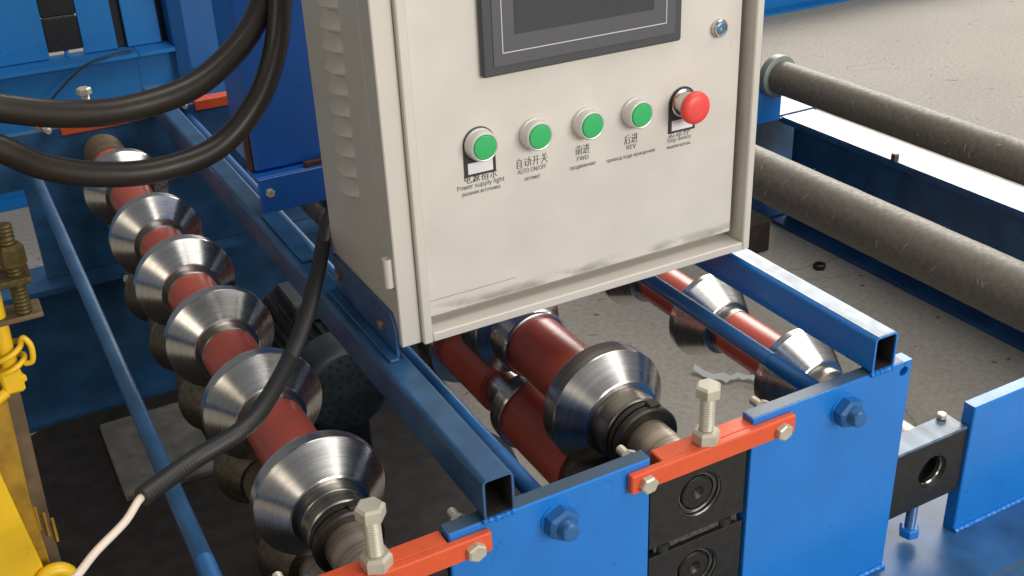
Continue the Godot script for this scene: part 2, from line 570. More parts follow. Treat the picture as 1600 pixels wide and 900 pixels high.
func ground() -> void:
	var pm := PlaneMesh.new()
	pm.size = Vector2(40, 40)
	var o := part(self, "floor", pm, M.floor_concrete, Vector3(0, -0.57, 0))
	meta(o, "dusty beige concrete workshop floor", "floor", "", "structure")
	var q := PackedVector2Array()
	var fn := FastNoiseLite.new()
	fn.seed = 6
	fn.frequency = 1.3
	for k in 72:
		var a := TAU * k / 72.0
		var e := Vector2(cos(a), sin(a))
		var m := 1.0 / maxf(absf(e.x) / 0.74, absf(e.y) / 0.62)
		q.append(Vector2(-0.35, 0.62) + e * (m + 0.10 * fn.get_noise_2d(e.x * 2.0, e.y * 2.0)))
	var st := begin()
	add_plate(st, q, 0.0, 0.003, 0.001, Transform3D(Basis(Vector3(1, 0, 0), Vector3(0, 0, -1), Vector3(0, 1, 0)), Vector3(0, -0.569, 0)))
	var s := part(self, "painted_shade", st.commit(), M.painted_shade)  # added sheet, shade under the rollers put into its colour
	meta(s, "dark sheet painted as shade on the floor under the left rollers", "floor_shade", "", "structure")

func ibeam_profile(top: float, bottom: float, half: float, tf := 0.010, tw := 0.007) -> Array:
	return [-half, top, half, top, half, top - tf, tw / 2, top - tf, tw / 2, bottom + tf, half, bottom + tf, half, bottom, -half, bottom, -half, bottom + tf, -tw / 2, bottom + tf, -tw / 2, top - tf, -half, top - tf]

func along_x() -> Basis:      # profile x -> -z, extrusion z -> x
	return Basis(Vector3(0, 0, -1), Vector3(0, 1, 0), Vector3(1, 0, 0))

func slot_blocks_edges() -> Array:
	return [[-0.1455, -0.0315], [0.1635, 0.2775], [0.477, 0.5855]]

func side_frames() -> void:
	# front side frame
	var t := thing("side_frame", "bright blue side plates on a base beam, across the front under the cabinet", "machine frame", Vector3(0.2, -0.57, 0.0), "roll former side frames")
	var pz0 := -0.016
	var top := -0.041
	part(t, "side_plate", plate([-0.30, -0.305, -0.30, top, -0.1455, top, -0.1455, -0.305], pz0, 0.0, 0.0012), M.blue_paint)
	part(t, "side_plate", plate([-0.0315, -0.305, -0.0315, top, 0.1635, top, 0.1635, -0.305], pz0, 0.0, 0.0012), M.blue_paint)
	# the third one has a round hole near its upper right corner
	var hc := Vector2(0.4665, -0.052)
	var a := [0.2775, -0.305, 0.2775, top, 0.4665, top]
	for k in 19:
		var an := PI / 2 + TAU * k / 18.0
		a.append_array([hc.x + 0.0052 * cos(an) + 0.00002 * (1 if k == 18 else 0), hc.y + 0.0052 * sin(an)])
	a.append_array([0.46654, top, 0.4768, top, 0.4768, -0.305])
	part(t, "side_plate", plate(a, pz0, 0.0, 0.0007), M.blue_paint)
	part(t, "side_plate", plate([0.5855, -0.305, 0.5855, -0.137, 1.36, -0.137, 1.36, -0.305], pz0, 0.0, 0.0012), M.blue_paint)
	for e in [[-0.0308, 0.1628], [0.2782, 0.4660]]:
		part(t, "cut_edge", box(Vector3(e[0], top - 0.0003, pz0 + 0.0008), Vector3(e[1], top + 0.0004, -0.0016), 0.0002), M.cut_edge)
	# weld beads where the plates meet the base beam
	var st := begin()
	for e in [[-0.30, -0.1455], [-0.0315, 0.1635], [0.2775, 0.4768], [0.5855, 1.36]]:
		var p := PackedVector3Array()
		var n := int((e[1] - e[0]) / 0.004)
		var rr := []
		for k in n + 1:
			p.append(Vector3(lerpf(e[0], e[1], float(k) / n), -0.3035, 0.0015))
			rr.append(0.0028 + 0.0007 * sin(k * 2.1) * sin(k * 0.9))
		add_sweep(st, p, rr, 8)
	part(t, "weld_bead", st.commit(), M.blue_paint)
	part(t, "base_beam", plate(ibeam_profile(-0.305, -0.57, 0.07), -0.75, 1.50, 0.0015, Transform3D(along_x(), Vector3.ZERO)), M.beam_blue)
	# back side frame
	var b := thing("side_frame", "shaded dark blue side plates on a base beam at the far end of the rollers", "machine frame", Vector3(0.2, -0.57, -1.29), "roll former side frames")
	var z := -1.275
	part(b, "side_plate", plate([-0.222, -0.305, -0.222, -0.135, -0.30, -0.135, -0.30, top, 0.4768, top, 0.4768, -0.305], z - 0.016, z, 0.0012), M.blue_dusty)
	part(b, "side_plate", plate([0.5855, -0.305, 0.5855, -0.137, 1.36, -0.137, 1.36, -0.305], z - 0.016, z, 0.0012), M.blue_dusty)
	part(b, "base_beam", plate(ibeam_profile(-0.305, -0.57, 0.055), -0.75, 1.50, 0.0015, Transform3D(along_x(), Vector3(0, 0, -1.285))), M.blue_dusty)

func beams() -> void:
	# two long square tubes that carry the cabinet
	var l := thing("tube_beam", "blue square tube with an open end, left of the two under the cabinet", "beam", Vector3(0, -0.041, 0), "square tubes under the cabinet")
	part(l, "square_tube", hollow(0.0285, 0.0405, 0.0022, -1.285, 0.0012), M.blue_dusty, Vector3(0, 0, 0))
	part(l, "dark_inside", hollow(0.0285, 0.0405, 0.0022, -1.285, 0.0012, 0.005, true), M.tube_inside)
	weld(l, "weld_bead", [Vector3(-0.001, -0.0405, 0.001), Vector3(0.0295, -0.0405, 0.001)])
	var r := thing("tube_beam_right", "blue square tube with glare painted on top, right of the two under the cabinet", "beam", Vector3(0.421, -0.041, 0), "square tubes under the cabinet")
	r.name = "tube_beam_001"
	part(r, "square_tube", hollow(0.0290, 0.0405, 0.0022, -1.285, 0.0012), M.blue_paint, Vector3(0.421, 0, 0))
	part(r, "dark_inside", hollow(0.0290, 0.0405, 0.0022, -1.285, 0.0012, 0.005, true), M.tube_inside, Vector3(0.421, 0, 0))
	part(r, "glare_top", box(Vector3(0.4245, -0.0002, -1.28), Vector3(0.4465, 0.0004, 0.0004), 0.0002), M.painted_glare, Vector3.ZERO, Basis.IDENTITY, "top face painted pale as glare")  # added sheet with the glare put into its colour
	weld(r, "weld_bead", [Vector3(0.420, -0.0405, 0.001), Vector3(0.451, -0.0405, 0.001)])

func weld(parent: Node3D, called: String, ends: Array, m: String = "blue_paint") -> void:
	var p := PackedVector3Array()
	var rr := []
	for k in 17:
		p.append(ends[0].lerp(ends[1], k / 16.0))
		rr.append(0.0022 + 0.0009 * sin(k * 2.3))
	part(parent, called, sweep(p, rr, 8), M[m])

func bolt_small(parent: Node3D, called: String, at: Vector3, d: Vector3, r := 0.0088, h := 0.006, m := "zinc", spin := 0.2) -> MeshInstance3D:
	return part(parent, called, hex_head(r, h), M[m], at, z_to(d, spin))

func retaining_bar(xc: float, z: float, label: String, facing: float, tall := true, dull := false) -> void:
	var t := thing("retaining_bar", label, "bar", Vector3(xc, -0.066, z), "orange bars across the bearing slots")
	var y0 := -0.0665
	var y1 := -0.047
	var up := 0.0 if facing > 0 else 0.010
	y0 += up
	y1 += up
	var st := begin()
	var lo := Vector3(xc - 0.0915, y0, z)
	var hi := Vector3(xc + 0.0915, y1, z + 0.008 * facing)
	add_box(st, Vector3(lo.x, lo.y, minf(lo.z, hi.z)), Vector3(hi.x, hi.y, maxf(lo.z, hi.z)), 0.0012)
	var zi := z - 0.018 * facing
	add_box(st, Vector3(xc - 0.0555, y0 + 0.001, minf(zi, z)), Vector3(xc + 0.0555, y1 - 0.0002, maxf(zi, z) + 0.0005), 0.0012)
	part(t, "orange_bar", st.commit(), M.orange_paint)
	for s in [-1.0, 1.0]:
		var b := bolt_small(t, "bolt", Vector3(xc + s * 0.0755, -0.0588 + up, z + 0.008 * facing), Vector3(0, 0, facing), 0.0088, 0.0062, "zinc", 0.3 + s * 0.2)
		if s * facing > -2:
			part(b, "bolt_end", thread(0.0045, 0.03), M.zinc, Vector3(xc + s * 0.0755, -0.049 + up, z - 0.036 * facing), z_to(Vector3(0, 0, facing)))
			part(b, "nut", hex_head(0.0078, 0.006), M.zinc, Vector3(xc + s * 0.0755, -0.049 + up, z - 0.0175 * facing), z_to(Vector3(0, 0, -facing), 0.5))
	if tall:
		var bx := xc - 0.004
		var zc := z - 0.004 * facing
		var sh := part(t, "adjusting_bolt", hex_head(0.0122, 0.0110), M.zinc, Vector3(bx, 0.0015 + up * 0.3, zc), z_to(Vector3.UP, 0.35))
		part(sh, "threaded_shank", thread(0.0070, 0.052, 0.0024), M.zinc, Vector3(bx, -0.0492 + up * 0.3, zc), z_to(Vector3.UP))
		part(sh, "lock_nut", hex_head(0.0130, 0.0120), M.zinc, Vector3(bx, -0.0468 + up * 0.3, zc), z_to(Vector3.UP, 0.1))

# a block with a round bore through it, looking along z
func bored_block(x0: float, x1: float, y0: float, y1: float, z0: float, z1: float, c: Vector2, r: float) -> ArrayMesh:
	var a := [x0, y0, x0, y1, c.x, y1]
	for k in 41:
		var an := PI / 2 + TAU * k / 40.0
		a.append_array([c.x + r * cos(an) + (0.00002 if k == 40 else 0.0), c.y + r * sin(an)])
	a.append_array([c.x + 0.00004, y1, x1, y1, x1, y0])
	return plate(a, z0, z1, 0.0003)

func bearing_stack(xc: float, zf: float, f: float, label: String, shaft_y: float, low_y: float) -> void:
	var t := thing("bearing_housing", label, "bearing housing", Vector3(xc, -0.305, zf), "black bearing housings in the frame slots")
	var w := 0.0545
	var za := minf(zf, zf - 0.034 * f)
	var zb := maxf(zf, zf - 0.034 * f)
	part(t, "upper_block", bored_block(xc - w, xc + w, -0.1475, -0.068, za, zb, Vector2(xc + 0.0015, -0.106), 0.0245), M.black_oxide)
	part(t, "lower_block", bored_block(xc - w, xc + w, -0.300, -0.1585, za, zb, Vector2(xc + 0.0015, -0.196), 0.0245), M.black_oxide)
	part(t, "spacer_strip", box(Vector3(xc - w + 0.008, -0.1580, za + 0.006), Vector3(xc + w - 0.004, -0.1480, zb - 0.004), 0.001), M.bare_edge)
	for s in [-1.0, 1.0]:
		part(t, "spring_cup", lathe([0, 0.0, 0, 0.0085, 0.0098, 0.0085, 0.0099, 0.0], 20), M.black_oxide, Vector3(xc + s * 0.036, -0.158, zb - 0.008), z_to(Vector3.UP))
	for y in [-0.106, -0.196]:
		var cap := part(t, "bearing_bore", lathe([-0.0012, 0.0244, -0.0022, 0.0232, -0.0050, 0.0228, -0.0064, 0.0212, -0.0050, 0.0204, -0.0050, 0.0192, -0.0085, 0.0188, -0.0085, 0.0], 40), M.bore_black, Vector3(xc + 0.0015, y, zf), z_to(Vector3(0, 0, f)))
		part(cap, "shaft_end", lathe([-0.0085, 0.0176, -0.0048, 0.0174, -0.0036, 0.0162, -0.0034, 0.007, -0.0055, 0.0045, -0.0075, 0.0], 32), M.worn_black, Vector3(xc + 0.0015, y, zf), z_to(Vector3(0, 0, f)))

func stations() -> void:
	retaining_bar(-0.0885, 0.0, "orange bar with a tall bolt at the bottom edge, in front of the nearest roller", 1.0)
	retaining_bar(0.2305, 0.0, "orange bar with a tall bolt across the middle of the front blue plates", 1.0)
	retaining_bar(-0.0885, -1.291, "distant orange bar with a tall bolt behind the black hoses", -1.0)
	retaining_bar(0.137, -1.291, "shaded orange bar behind the lower hose, beside the blue tank", -1.0, false)
	bearing_stack(-0.0885, -0.003, 1.0, "black bearing housing below the orange bar at the bottom edge", -0.1, -0.19)
	bearing_stack(0.2205, -0.003, 1.0, "black bearing housing with round bores in the middle of the front frame", -0.1, -0.19)
	bearing_stack(-0.0885, -1.330, -1.0, "black bearing housing outside the far side plate, behind the left roller", -0.1, -0.19)
	bearing_stack(0.2205, -1.330, -1.0, "black bearing housing at the far end behind the cabinet", -0.1, -0.19)
	# third station: one low block with an open bore
	var t := thing("low_bearing_block", "black bearing block with a bright top edge, low in the right slot", "bearing housing", Vector3(0.532, -0.247, 0))
	part(t, "block", bored_block(0.4785, 0.584, -0.247, -0.1665, -0.034, -0.004, Vector2(0.5385, -0.205), 0.0205), M.black_oxide)
	part(t, "top_strip", box(Vector3(0.4785, -0.1664, -0.034), Vector3(0.584, -0.1625, -0.004), 0.001), M.painted_glare, Vector3.ZERO, Basis.IDENTITY, "metal top face painted bright as glare")  # thin strip that paints glare onto the block top
	var bore := part(t, "bearing_bore", lathe([-0.0012, 0.0204, -0.0024, 0.0194, -0.020, 0.0190, -0.020, 0.0], 36), M.black_oxide, Vector3(0.5385, -0.205, -0.004))
	part(bore, "snap_ring", lathe([-0.0045, 0.0196, -0.0040, 0.0180, -0.0055, 0.0172, -0.0100, 0.0172], 36), M.chrome, Vector3(0.5385, -0.205, -0.004))
	part(t, "adjusting_screw", thread(0.006, 0.05), M.nut_blue, Vector3(0.531, -0.297, -0.016), z_to(Vector3.UP))
	part(t, "adjusting_nut", hex_head(0.0115, 0.011), M.blue_paint, Vector3(0.531, -0.296, -0.016), z_to(Vector3.UP, 0.3))
	bolt_small(t, "bolt", Vector3(0.572, -0.161, -0.030), Vector3.UP, 0.006, 0.005)
	var t2 := thing("low_bearing_block", "black bearing block at the far end of the third roller, behind the cabinet", "bearing housing", Vector3(0.532, -0.247, -1.28))
	part(t2, "block", box(Vector3(0.4785, -0.247, -1.30), Vector3(0.584, -0.1625, -1.27), 0.0015), M.black_oxide)

func cone_mesh(R: float, L: float, hub: float, band := 0.013) -> ArrayMesh:
	# a cylindrical band behind the rim at z 0, narrowing towards +z
	var key := "cone%f,%f,%f" % [R, L, hub]
	if not shared.has(key):
		shared[key] = lathe([-band, 0.025, -band - 0.0002, R - 0.003, -band + 0.0015, R - 0.0008, -band + 0.003, R - 0.0002, -0.001, R, 0.0003, R - 0.0006, L, hub + 0.0035, L + 0.001, hub + 0.002, L + 0.0012, hub - 0.0035, L + 0.003, hub - 0.004], 96)
	return shared[key]

func shafts() -> void:
	# ---- station 1, upper
	var x := -0.0885
	var y := -0.0855
	var t := thing("roller_shaft", "long forming roller of steel cones and red tubes, along the left", "forming roller", Vector3(x, y, -0.6), "forming rollers")
	part(t, "shaft", lathe([-1.27, 0.0, -1.27, 0.0235, -0.014, 0.0235, -0.013, 0.0], 48), M.shaft_steel, Vector3(x, y, 0))
	var zs := [-0.157, -0.330, -0.496, -0.662, -0.828, -1.040]
	for k in zs.size():
		var c := part(t, "steel_cone", cone_mesh(0.0627, 0.0250, 0.0345, 0.016), M.turned_steel, Vector3(x, y, zs[k]), Basis(Vector3(0, 0, 1), k * 1.1))
		part(c, "hub", lathe([0.0265, 0.0312, 0.036, 0.0312, 0.0372, 0.0303, 0.0373, 0.0236], 64), M.hub_steel, Vector3(x, y, zs[k]))
		var z1: float = zs[k] - 0.0162
		var z0: float = zs[k + 1] + 0.0373 if k + 1 < zs.size() else -1.16
		if k == 0:
			part(c, "hub_extension", lathe([0.0373, 0.0312, 0.053, 0.0312, 0.0545, 0.030, 0.0546, 0.0236], 64), M.hub_steel, Vector3(x, y, zs[k]))
		part(t, "red_tube", lathe([z0, 0.0, z0, 0.0300, z0 + 0.0006, 0.0306, z1 - 0.0006, 0.0306, z1, 0.0300, z1, 0.0], 64), M.red_paint, Vector3(x, y, 0))
	clamp_collar(t, x, y, -0.090, 0.0315)
	part(t, "end_bushing", lathe([-1.235, 0.0, -1.235, 0.033, -1.162, 0.033, -1.16, 0.031, -1.16, 0.0], 48), M.tan_steel, Vector3(x, y, 0))
	# ---- station 1, lower
	lower_roller(-0.0885, -0.197, [-0.235, -0.401, -0.567, -0.733, -0.899], "lower forming roller half hidden beneath the long left roller")
	# ---- station 2, upper
	x = 0.2205
	y = -0.0960
	var s := thing("roller_shaft", "forming roller with one large bright cone, under the cabinet's front edge", "forming roller", Vector3(x, y, -0.6), "forming rollers")
	part(s, "shaft", lathe([-1.27, 0.0, -1.27, 0.0245, -0.014, 0.0245, -0.013, 0.0], 48), M.shaft_steel, Vector3(x, y, 0))
	var z2 := [-0.155, -0.318, -0.62, -0.845]
	for k in z2.size():
		var c: MeshInstance3D
		if k == 0:
			c = part(s, "steel_cone", cone_mesh(0.0660, 0.0235, 0.0400, 0.024), M.turned_steel, Vector3(x, y, z2[k]))
			part(c, "hub", lathe([0.0250, 0.0368, 0.049, 0.0368, 0.0505, 0.0355, 0.0506, 0.0246], 64), M.hub_steel, Vector3(x, y, z2[k]))
		else:
			c = part(s, "steel_cone", lathe([-0.085, 0.030, -0.085, 0.036, -0.075, 0.056, -0.032, 0.056, -0.0300, 0.0545, -0.024, 0.040, -0.010, 0.039, -0.0098, 0.0415, 0.0100, 0.0412, 0.0126, 0.0400, 0.0131, 0.0385, 0.0131, 0.025], 80), M.turned_steel, Vector3(x, y, z2[k]))
		var za: float = (z2[k + 1] + 0.0131) if k + 1 < z2.size() else -1.15
		var zb: float = z2[k] - (0.0242 if k == 0 else 0.085)
		part(s, "red_tube", lathe([za, 0.0, za, 0.0352, za + 0.0006, 0.0358, zb - 0.0006, 0.0358, zb, 0.0352, zb, 0.0], 64), M.red_paint, Vector3(x, y, 0))
	clamp_collar(s, x, y, -0.0925, 0.0355)
	# ---- station 2, lower
	var lo := thing("roller_shaft", "lower red and steel forming roller beneath the large bright cone", "forming roller", Vector3(x, -0.198, -0.6), "forming rollers")
	part(lo, "shaft", lathe([-1.27, 0.0, -1.27, 0.0245, -0.014, 0.0245, -0.013, 0.0], 32), M.shaft_steel, Vector3(x, -0.198, 0))
	part(lo, "steel_disc", lathe([-0.190, 0.0245, -0.190, 0.040, -0.165, 0.058, -0.085, 0.058, -0.083, 0.056, -0.082, 0.0245], 64), M.dull_steel, Vector3(x, -0.198, 0))
	part(lo, "red_tube", lathe([-0.318, 0.0, -0.318, 0.0425, -0.1905, 0.0425, -0.190, 0.0], 64), M.red_paint, Vector3(x, -0.198, 0))
	part(lo, "steel_disc", lathe([-0.390, 0.0, -0.390, 0.028, -0.352, 0.029, -0.342, 0.046, -0.320, 0.0475, -0.3182, 0.0460, -0.318, 0.03], 64), M.turned_steel, Vector3(x, -0.198, 0))
	part(lo, "red_tube", lathe([-0.50, 0.0, -0.50, 0.036, -0.3905, 0.036, -0.390, 0.0], 64), M.red_paint, Vector3(x, -0.198, 0))
	part(lo, "steel_disc", lathe([-0.60, 0.0, -0.60, 0.028, -0.575, 0.030, -0.54, 0.052, -0.505, 0.052, -0.500, 0.050, -0.500, 0.03], 64), M.turned_steel, Vector3(x, -0.198, 0))
	part(lo, "red_tube", lathe([-0.90, 0.0, -0.90, 0.036, -0.6005, 0.036, -0.60, 0.0], 64), M.red_paint, Vector3(x, -0.198, 0))
	# ---- station 3
	x = 0.531
	y = -0.189
	var u := thing("roller_shaft", "forming roller with sunlit steel cones behind the blue tie rod, on the right", "forming roller", Vector3(x, y, -0.6), "forming rollers")
	part(u, "shaft", lathe([-1.27, 0.0, -1.27, 0.0235, -0.036, 0.0235, -0.035, 0.0], 48), M.shaft_steel, Vector3(x, y, 0))
	var z3 := [-0.212, -0.386, -0.558, -0.73, -0.90]
	for k in z3.size():
		var c := part(u, "steel_cone", cone_mesh(0.0590, 0.0370, 0.0345), M.turned_steel, Vector3(x, y, z3[k]))
		part(c, "hub", lathe([0.0385, 0.0310, 0.052, 0.0310, 0.0532, 0.0300, 0.0533, 0.0236], 64), M.hub_steel, Vector3(x, y, z3[k]))
		var z1: float = z3[k] - 0.0132
		var z0: float = z3[k + 1] + 0.0533 if k + 1 < z3.size() else -1.15
		part(u, "red_tube", lathe([z0, 0.0, z0, 0.0298, z0 + 0.0006, 0.0304, z1 - 0.0006, 0.0304, z1, 0.0298, z1, 0.0], 64), M.red_paint, Vector3(x, y, 0))

func clamp_collar(t: Node3D, x: float, y: float, z: float, r: float) -> void:
	var st := begin()
	add_lathe(st, P2([-0.011, 0.0237, -0.011, r - 0.0015, -0.0095, r, -0.004, r, -0.0030, r - 0.003, -0.0010, r - 0.003, 0.0, r + 0.001, 0.006, r + 0.001, 0.0075, r - 0.001, 0.0075, 0.0237]), 48)
	add_box(st, Vector3(0.004, r - 0.004, -0.006), Vector3(0.016, r + 0.0035, 0.005), 0.0012)
	part(t, "clamp_collar", st.commit(), M.rubber, Vector3(x, y, z))

func lower_roller(x: float, y: float, zs: Array, label: String) -> void:
	var t := thing("roller_shaft", label, "forming roller", Vector3(x, y, -0.6), "forming rollers")
	part(t, "shaft", lathe([-1.27, 0.0, -1.27, 0.0235, -0.014, 0.0235, -0.013, 0.0], 32), M.shaft_steel, Vector3(x, y, 0))
	var d := lathe([-0.046, 0.0, -0.046, 0.044, -0.0455, 0.045, -0.005, 0.045, -0.004, 0.0425, -0.001, 0.0425, 0.0, 0.0520, 0.001, 0.0530, 0.006, 0.0530, 0.0072, 0.0515, 0.040, 0.034, 0.0401, 0.0], 80)
	for z in zs:
		part(t, "steel_disc", d, M.dull_steel, Vector3(x, y, z))
		part(t, "spacer_tube", lathe([z - 0.126, 0.0, z - 0.126, 0.031, z - 0.0465, 0.031, z - 0.046, 0.0], 48), M.tan_steel, Vector3(x, y, 0))
	bolt_small(t, "bolt", Vector3(x - 0.040, y + 0.022, -0.915), Vector3(-0.8, 0.4, 0.2), 0.006, 0.006)

func rods() -> void:
	var group := "blue tie rods"
	for e in [[-0.2065, -0.0665, 0.0082, "blue tie rod running bare along the far left of the rollers"], [0.069, -0.067, 0.0085, "threaded blue tie rod just right of the open tube end"], [0.390, -0.069, 0.0090, "dark blue tie rod crossing in front of the right-hand roller"]]:
		var t := thing("tie_rod", e[3], "tie rod", Vector3(e[0], e[1], -0.6), group)
		var at := Vector3(e[0], e[1], 0)
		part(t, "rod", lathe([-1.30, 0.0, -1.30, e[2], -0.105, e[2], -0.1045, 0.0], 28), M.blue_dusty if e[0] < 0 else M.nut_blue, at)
		part(t, "thread", thread(e[2] * 1.02, 0.118), M.nut_blue, at + Vector3(0, 0, -0.105))
		var n := part(t, "nut", hex_head(0.0158, 0.0135), M.nut_blue, at + Vector3(0, 0, 0.0005), Basis(Vector3(0, 0, 1), 0.35 + e[0]))
		part(n, "washer", lathe([-0.0005, 0.0, -0.0005, 0.0172, 0.0014, 0.0170, 0.0015, 0.0], 32), M.blue_paint, at)
		part(n, "rod_end", thread(0.0086, 0.010), M.nut_blue, at + Vector3(0, 0, 0.0135))
		part(t, "nut", hex_head(0.0158, 0.0135), M.nut_blue, at + Vector3(0, 0, -0.0165), z_to(Vector3(0, 0, -1), 0.2))

func motor_and_tank() -> void:
	# electric motor below the left tube
	var m := thing("electric_motor", "grey electric motor with a perforated fan cowl, below the left tube", "motor", Vector3(0.062, -0.30, -0.60))
	var at := Vector3(0.062, -0.220, -0.52)
	part(m, "fan_cowl", lathe([-0.055, 0.0, -0.055, 0.060, -0.006, 0.060, -0.002, 0.058, 0.0, 0.053, 0.001, 0.0], 48), M.motor_paint, at)
	var st := begin()
	for ring in [[0.014, 6], [0.025, 11], [0.036, 16], [0.046, 20]]:
		for k in ring[1]:
			var a: float = TAU * k / ring[1] + ring[0] * 30.0
			add_lathe(st, P2([0.0006, 0.0032, 0.0013, 0.0030, 0.0013, 0.0]), 8, false, false, Transform3D(Basis.IDENTITY, at + Vector3(cos(a) * ring[0], sin(a) * ring[0], 0.0003)))
	var holes := part(m, "vent_holes", st.commit(), M.motor_dark)
	meta(holes, "", "", "", "stuff")
	var fins := begin()
	add_lathe(fins, P2([-0.235, 0.0, -0.235, 0.052, -0.058, 0.052, -0.058, 0.0]), 40, false, false, Transform3D(Basis.IDENTITY, at))
	for k in 26:
		var b := Basis(Vector3(0, 0, 1), TAU * k / 26.0)
		var q := plate([0.050, -0.0012, 0.050, 0.0012, 0.060, 0.0008, 0.060, -0.0008], -0.23, -0.06, 0.0003)
		fins.append_from(q, 0, Transform3D(b, at))
	part(m, "finned_body", fins.commit(), M.motor_paint)
	part(m, "terminal_box", box(at + Vector3(-0.03, 0.055, -0.18), at + Vector3(0.03, 0.085, -0.10), 0.003), M.motor_paint)
	part(m, "mounting_foot", box(at + Vector3(-0.055, -0.075, -0.22), at + Vector3(0.055, -0.058, -0.07), 0.002), M.motor_paint)
	part(m, "mounting_bracket", box(at + Vector3(-0.05, -0.35, -0.21), at + Vector3(0.05, -0.0752, -0.08), 0.003), M.motor_dark)
	# angle across the tubes, with the tank on it
	var c := thing("cross_angle", "dark blue steel angle with a bolt, lying across the tubes below the tank", "steel angle", Vector3(0.2, 0, -0.63))
	var st2 := begin()
	add_box(st2, Vector3(0.012, 0.0012, -0.626), Vector3(0.449, 0.047, -0.620), 0.001)
	add_box(st2, Vector3(0.012, 0.0412, -0.668), Vector3(0.449, 0.047, -0.6262), 0.001)
	part(c, "angle", st2.commit(), M.tank_blue)
	bolt_small(c, "bolt", Vector3(0.0245, 0.028, -0.620), Vector3(0, 0, 1), 0.006, 0.005)
	part(c, "foot_plate", plate([0.0085, -0.619, 0.0275, -0.619, 0.0275, -0.48, 0.020, -0.46, 0.0085, -0.46], -0.004, -0.0008, 0.0006, Transform3D(Basis(Vector3(1, 0, 0), Vector3(0, 0, 1), Vector3(0, -1, 0)), Vector3.ZERO)), M.blue_dusty)
	part(c, "rust_strip", box(Vector3(0.075, 0.0472, -0.634), Vector3(0.11, 0.054, -0.6265), 0.0008), M.rust_brown, Vector3.ZERO, Basis.IDENTITY, "rusty brown strip")
	var k := thing("hydraulic_tank", "tall deep blue steel tank behind the cabinet's left side", "tank", Vector3(0.2, 0.047, -0.75))
	part(k, "tank_body", box(Vector3(0.0165, 0.0474, -0.735), Vector3(0.42, 0.62, -0.642), 0.004), M.tank_blue)
	part(k, "edge_strip", box(Vector3(0.0105, 0.05, -0.66), Vector3(0.0162, 0.115, -0.648), 0.001), M.rust_brown, Vector3.ZERO, Basis.IDENTITY, "rusty reddish strip on the tank edge")

func far_machine() -> void:
	var t := thing("far_side_frame", "bright blue side frame of the next machine, with black slots, at top left", "machine frame", Vector3(0, -0.57, -2.45))
	part(t, "base_beam", plate(ibeam_profile(-0.213, -0.57, 0.06), -1.6, 0.1782, 0.002, Transform3D(along_x(), Vector3(0, 0, -2.435))), M.far_blue)
	part(t, "base_beam", plate(ibeam_profile(-0.213, -0.57, 0.06), 0.1788, 0.275, 0.002, Transform3D(along_x(), Vector3(0, 0, -2.435))), M.far_blue)
	for e in [[-1.0, -0.0345], [0.054, 0.1405], [0.1665, 0.257]]:
		part(t, "side_plate", plate([e[0], -0.211, e[0], 0.22, e[1], 0.22, e[1], -0.211], -2.468, -2.45, 0.0015), M.far_blue)
	part(t, "bearing_block", box(Vector3(-0.0343, -0.196, -2.49), Vector3(0.0538, -0.112, -2.454), 0.002), M.black_oxide)
	part(t, "bearing_block", box(Vector3(-0.0343, -0.104, -2.49), Vector3(0.0538, 0.05, -2.454), 0.002), M.black_oxide)
	part(t, "spacer_strip", box(Vector3(-0.030, -0.1115, -2.485), Vector3(0.050, -0.1045, -2.457), 0.001), M.bare_edge)
	part(t, "adjusting_screw", thread(0.006, 0.02), M.far_blue, Vector3(0.01, -0.212, -2.462), z_to(Vector3.UP))
	part(t, "slot_backing", box(Vector3(0.130, -0.2125, -2.50), Vector3(0.175, 0.22, -2.469), 0.002), M.black_oxide)
	part(t, "slot_backing", box(Vector3(0.250, -0.2125, -2.50), Vector3(0.2785, 0.22, -2.469), 0.002), M.black_oxide)
	var c := thing("machine_cover", "smooth mid blue machine cover behind the hoses, left of the tank", "machine cover", Vector3(0.6, -0.57, -2.3))
	part(c, "cover_panel", box(Vector3(0.276, -0.56, -2.56), Vector3(1.05, 0.35, -2.36), 0.03), M.mid_blue)
	part(c, "cover_skirt", box(Vector3(0.30, -0.565, -2.36), Vector3(1.04, -0.27, -2.30), 0.012), M.mid_blue)
	part(c, "nameplate", box(Vector3(0.24, -0.305, -2.300), Vector3(0.31, -0.272, -2.297), 0.001), M.nameplate, Vector3(0.05, 0, 0.0))
	var w := thing("thin_cable", "thin dark cable hanging down the far blue base beam", "cable", Vector3(0.04, -0.2, -2.36))
	part(w, "cable", sweep(smooth_path([Vector3(0.165, -0.205, -2.385), Vector3(0.11, -0.205, -2.372), Vector3(0.03, -0.225, -2.366), Vector3(-0.07, -0.30, -2.36), Vector3(-0.12, -0.37, -2.36)]), 0.003, 8), M.rubber)
	var b := thing("floor_beam", "blue steel beam lying on the far floor at top right", "beam", Vector3(2.4, -0.57, -2.85))
	part(b, "beam", plate(ibeam_profile(-0.34, -0.57, 0.07), 1.3, 5.5, 0.002, Transform3D(along_x(), Vector3(0, 0, -2.85))), M.far_blue)

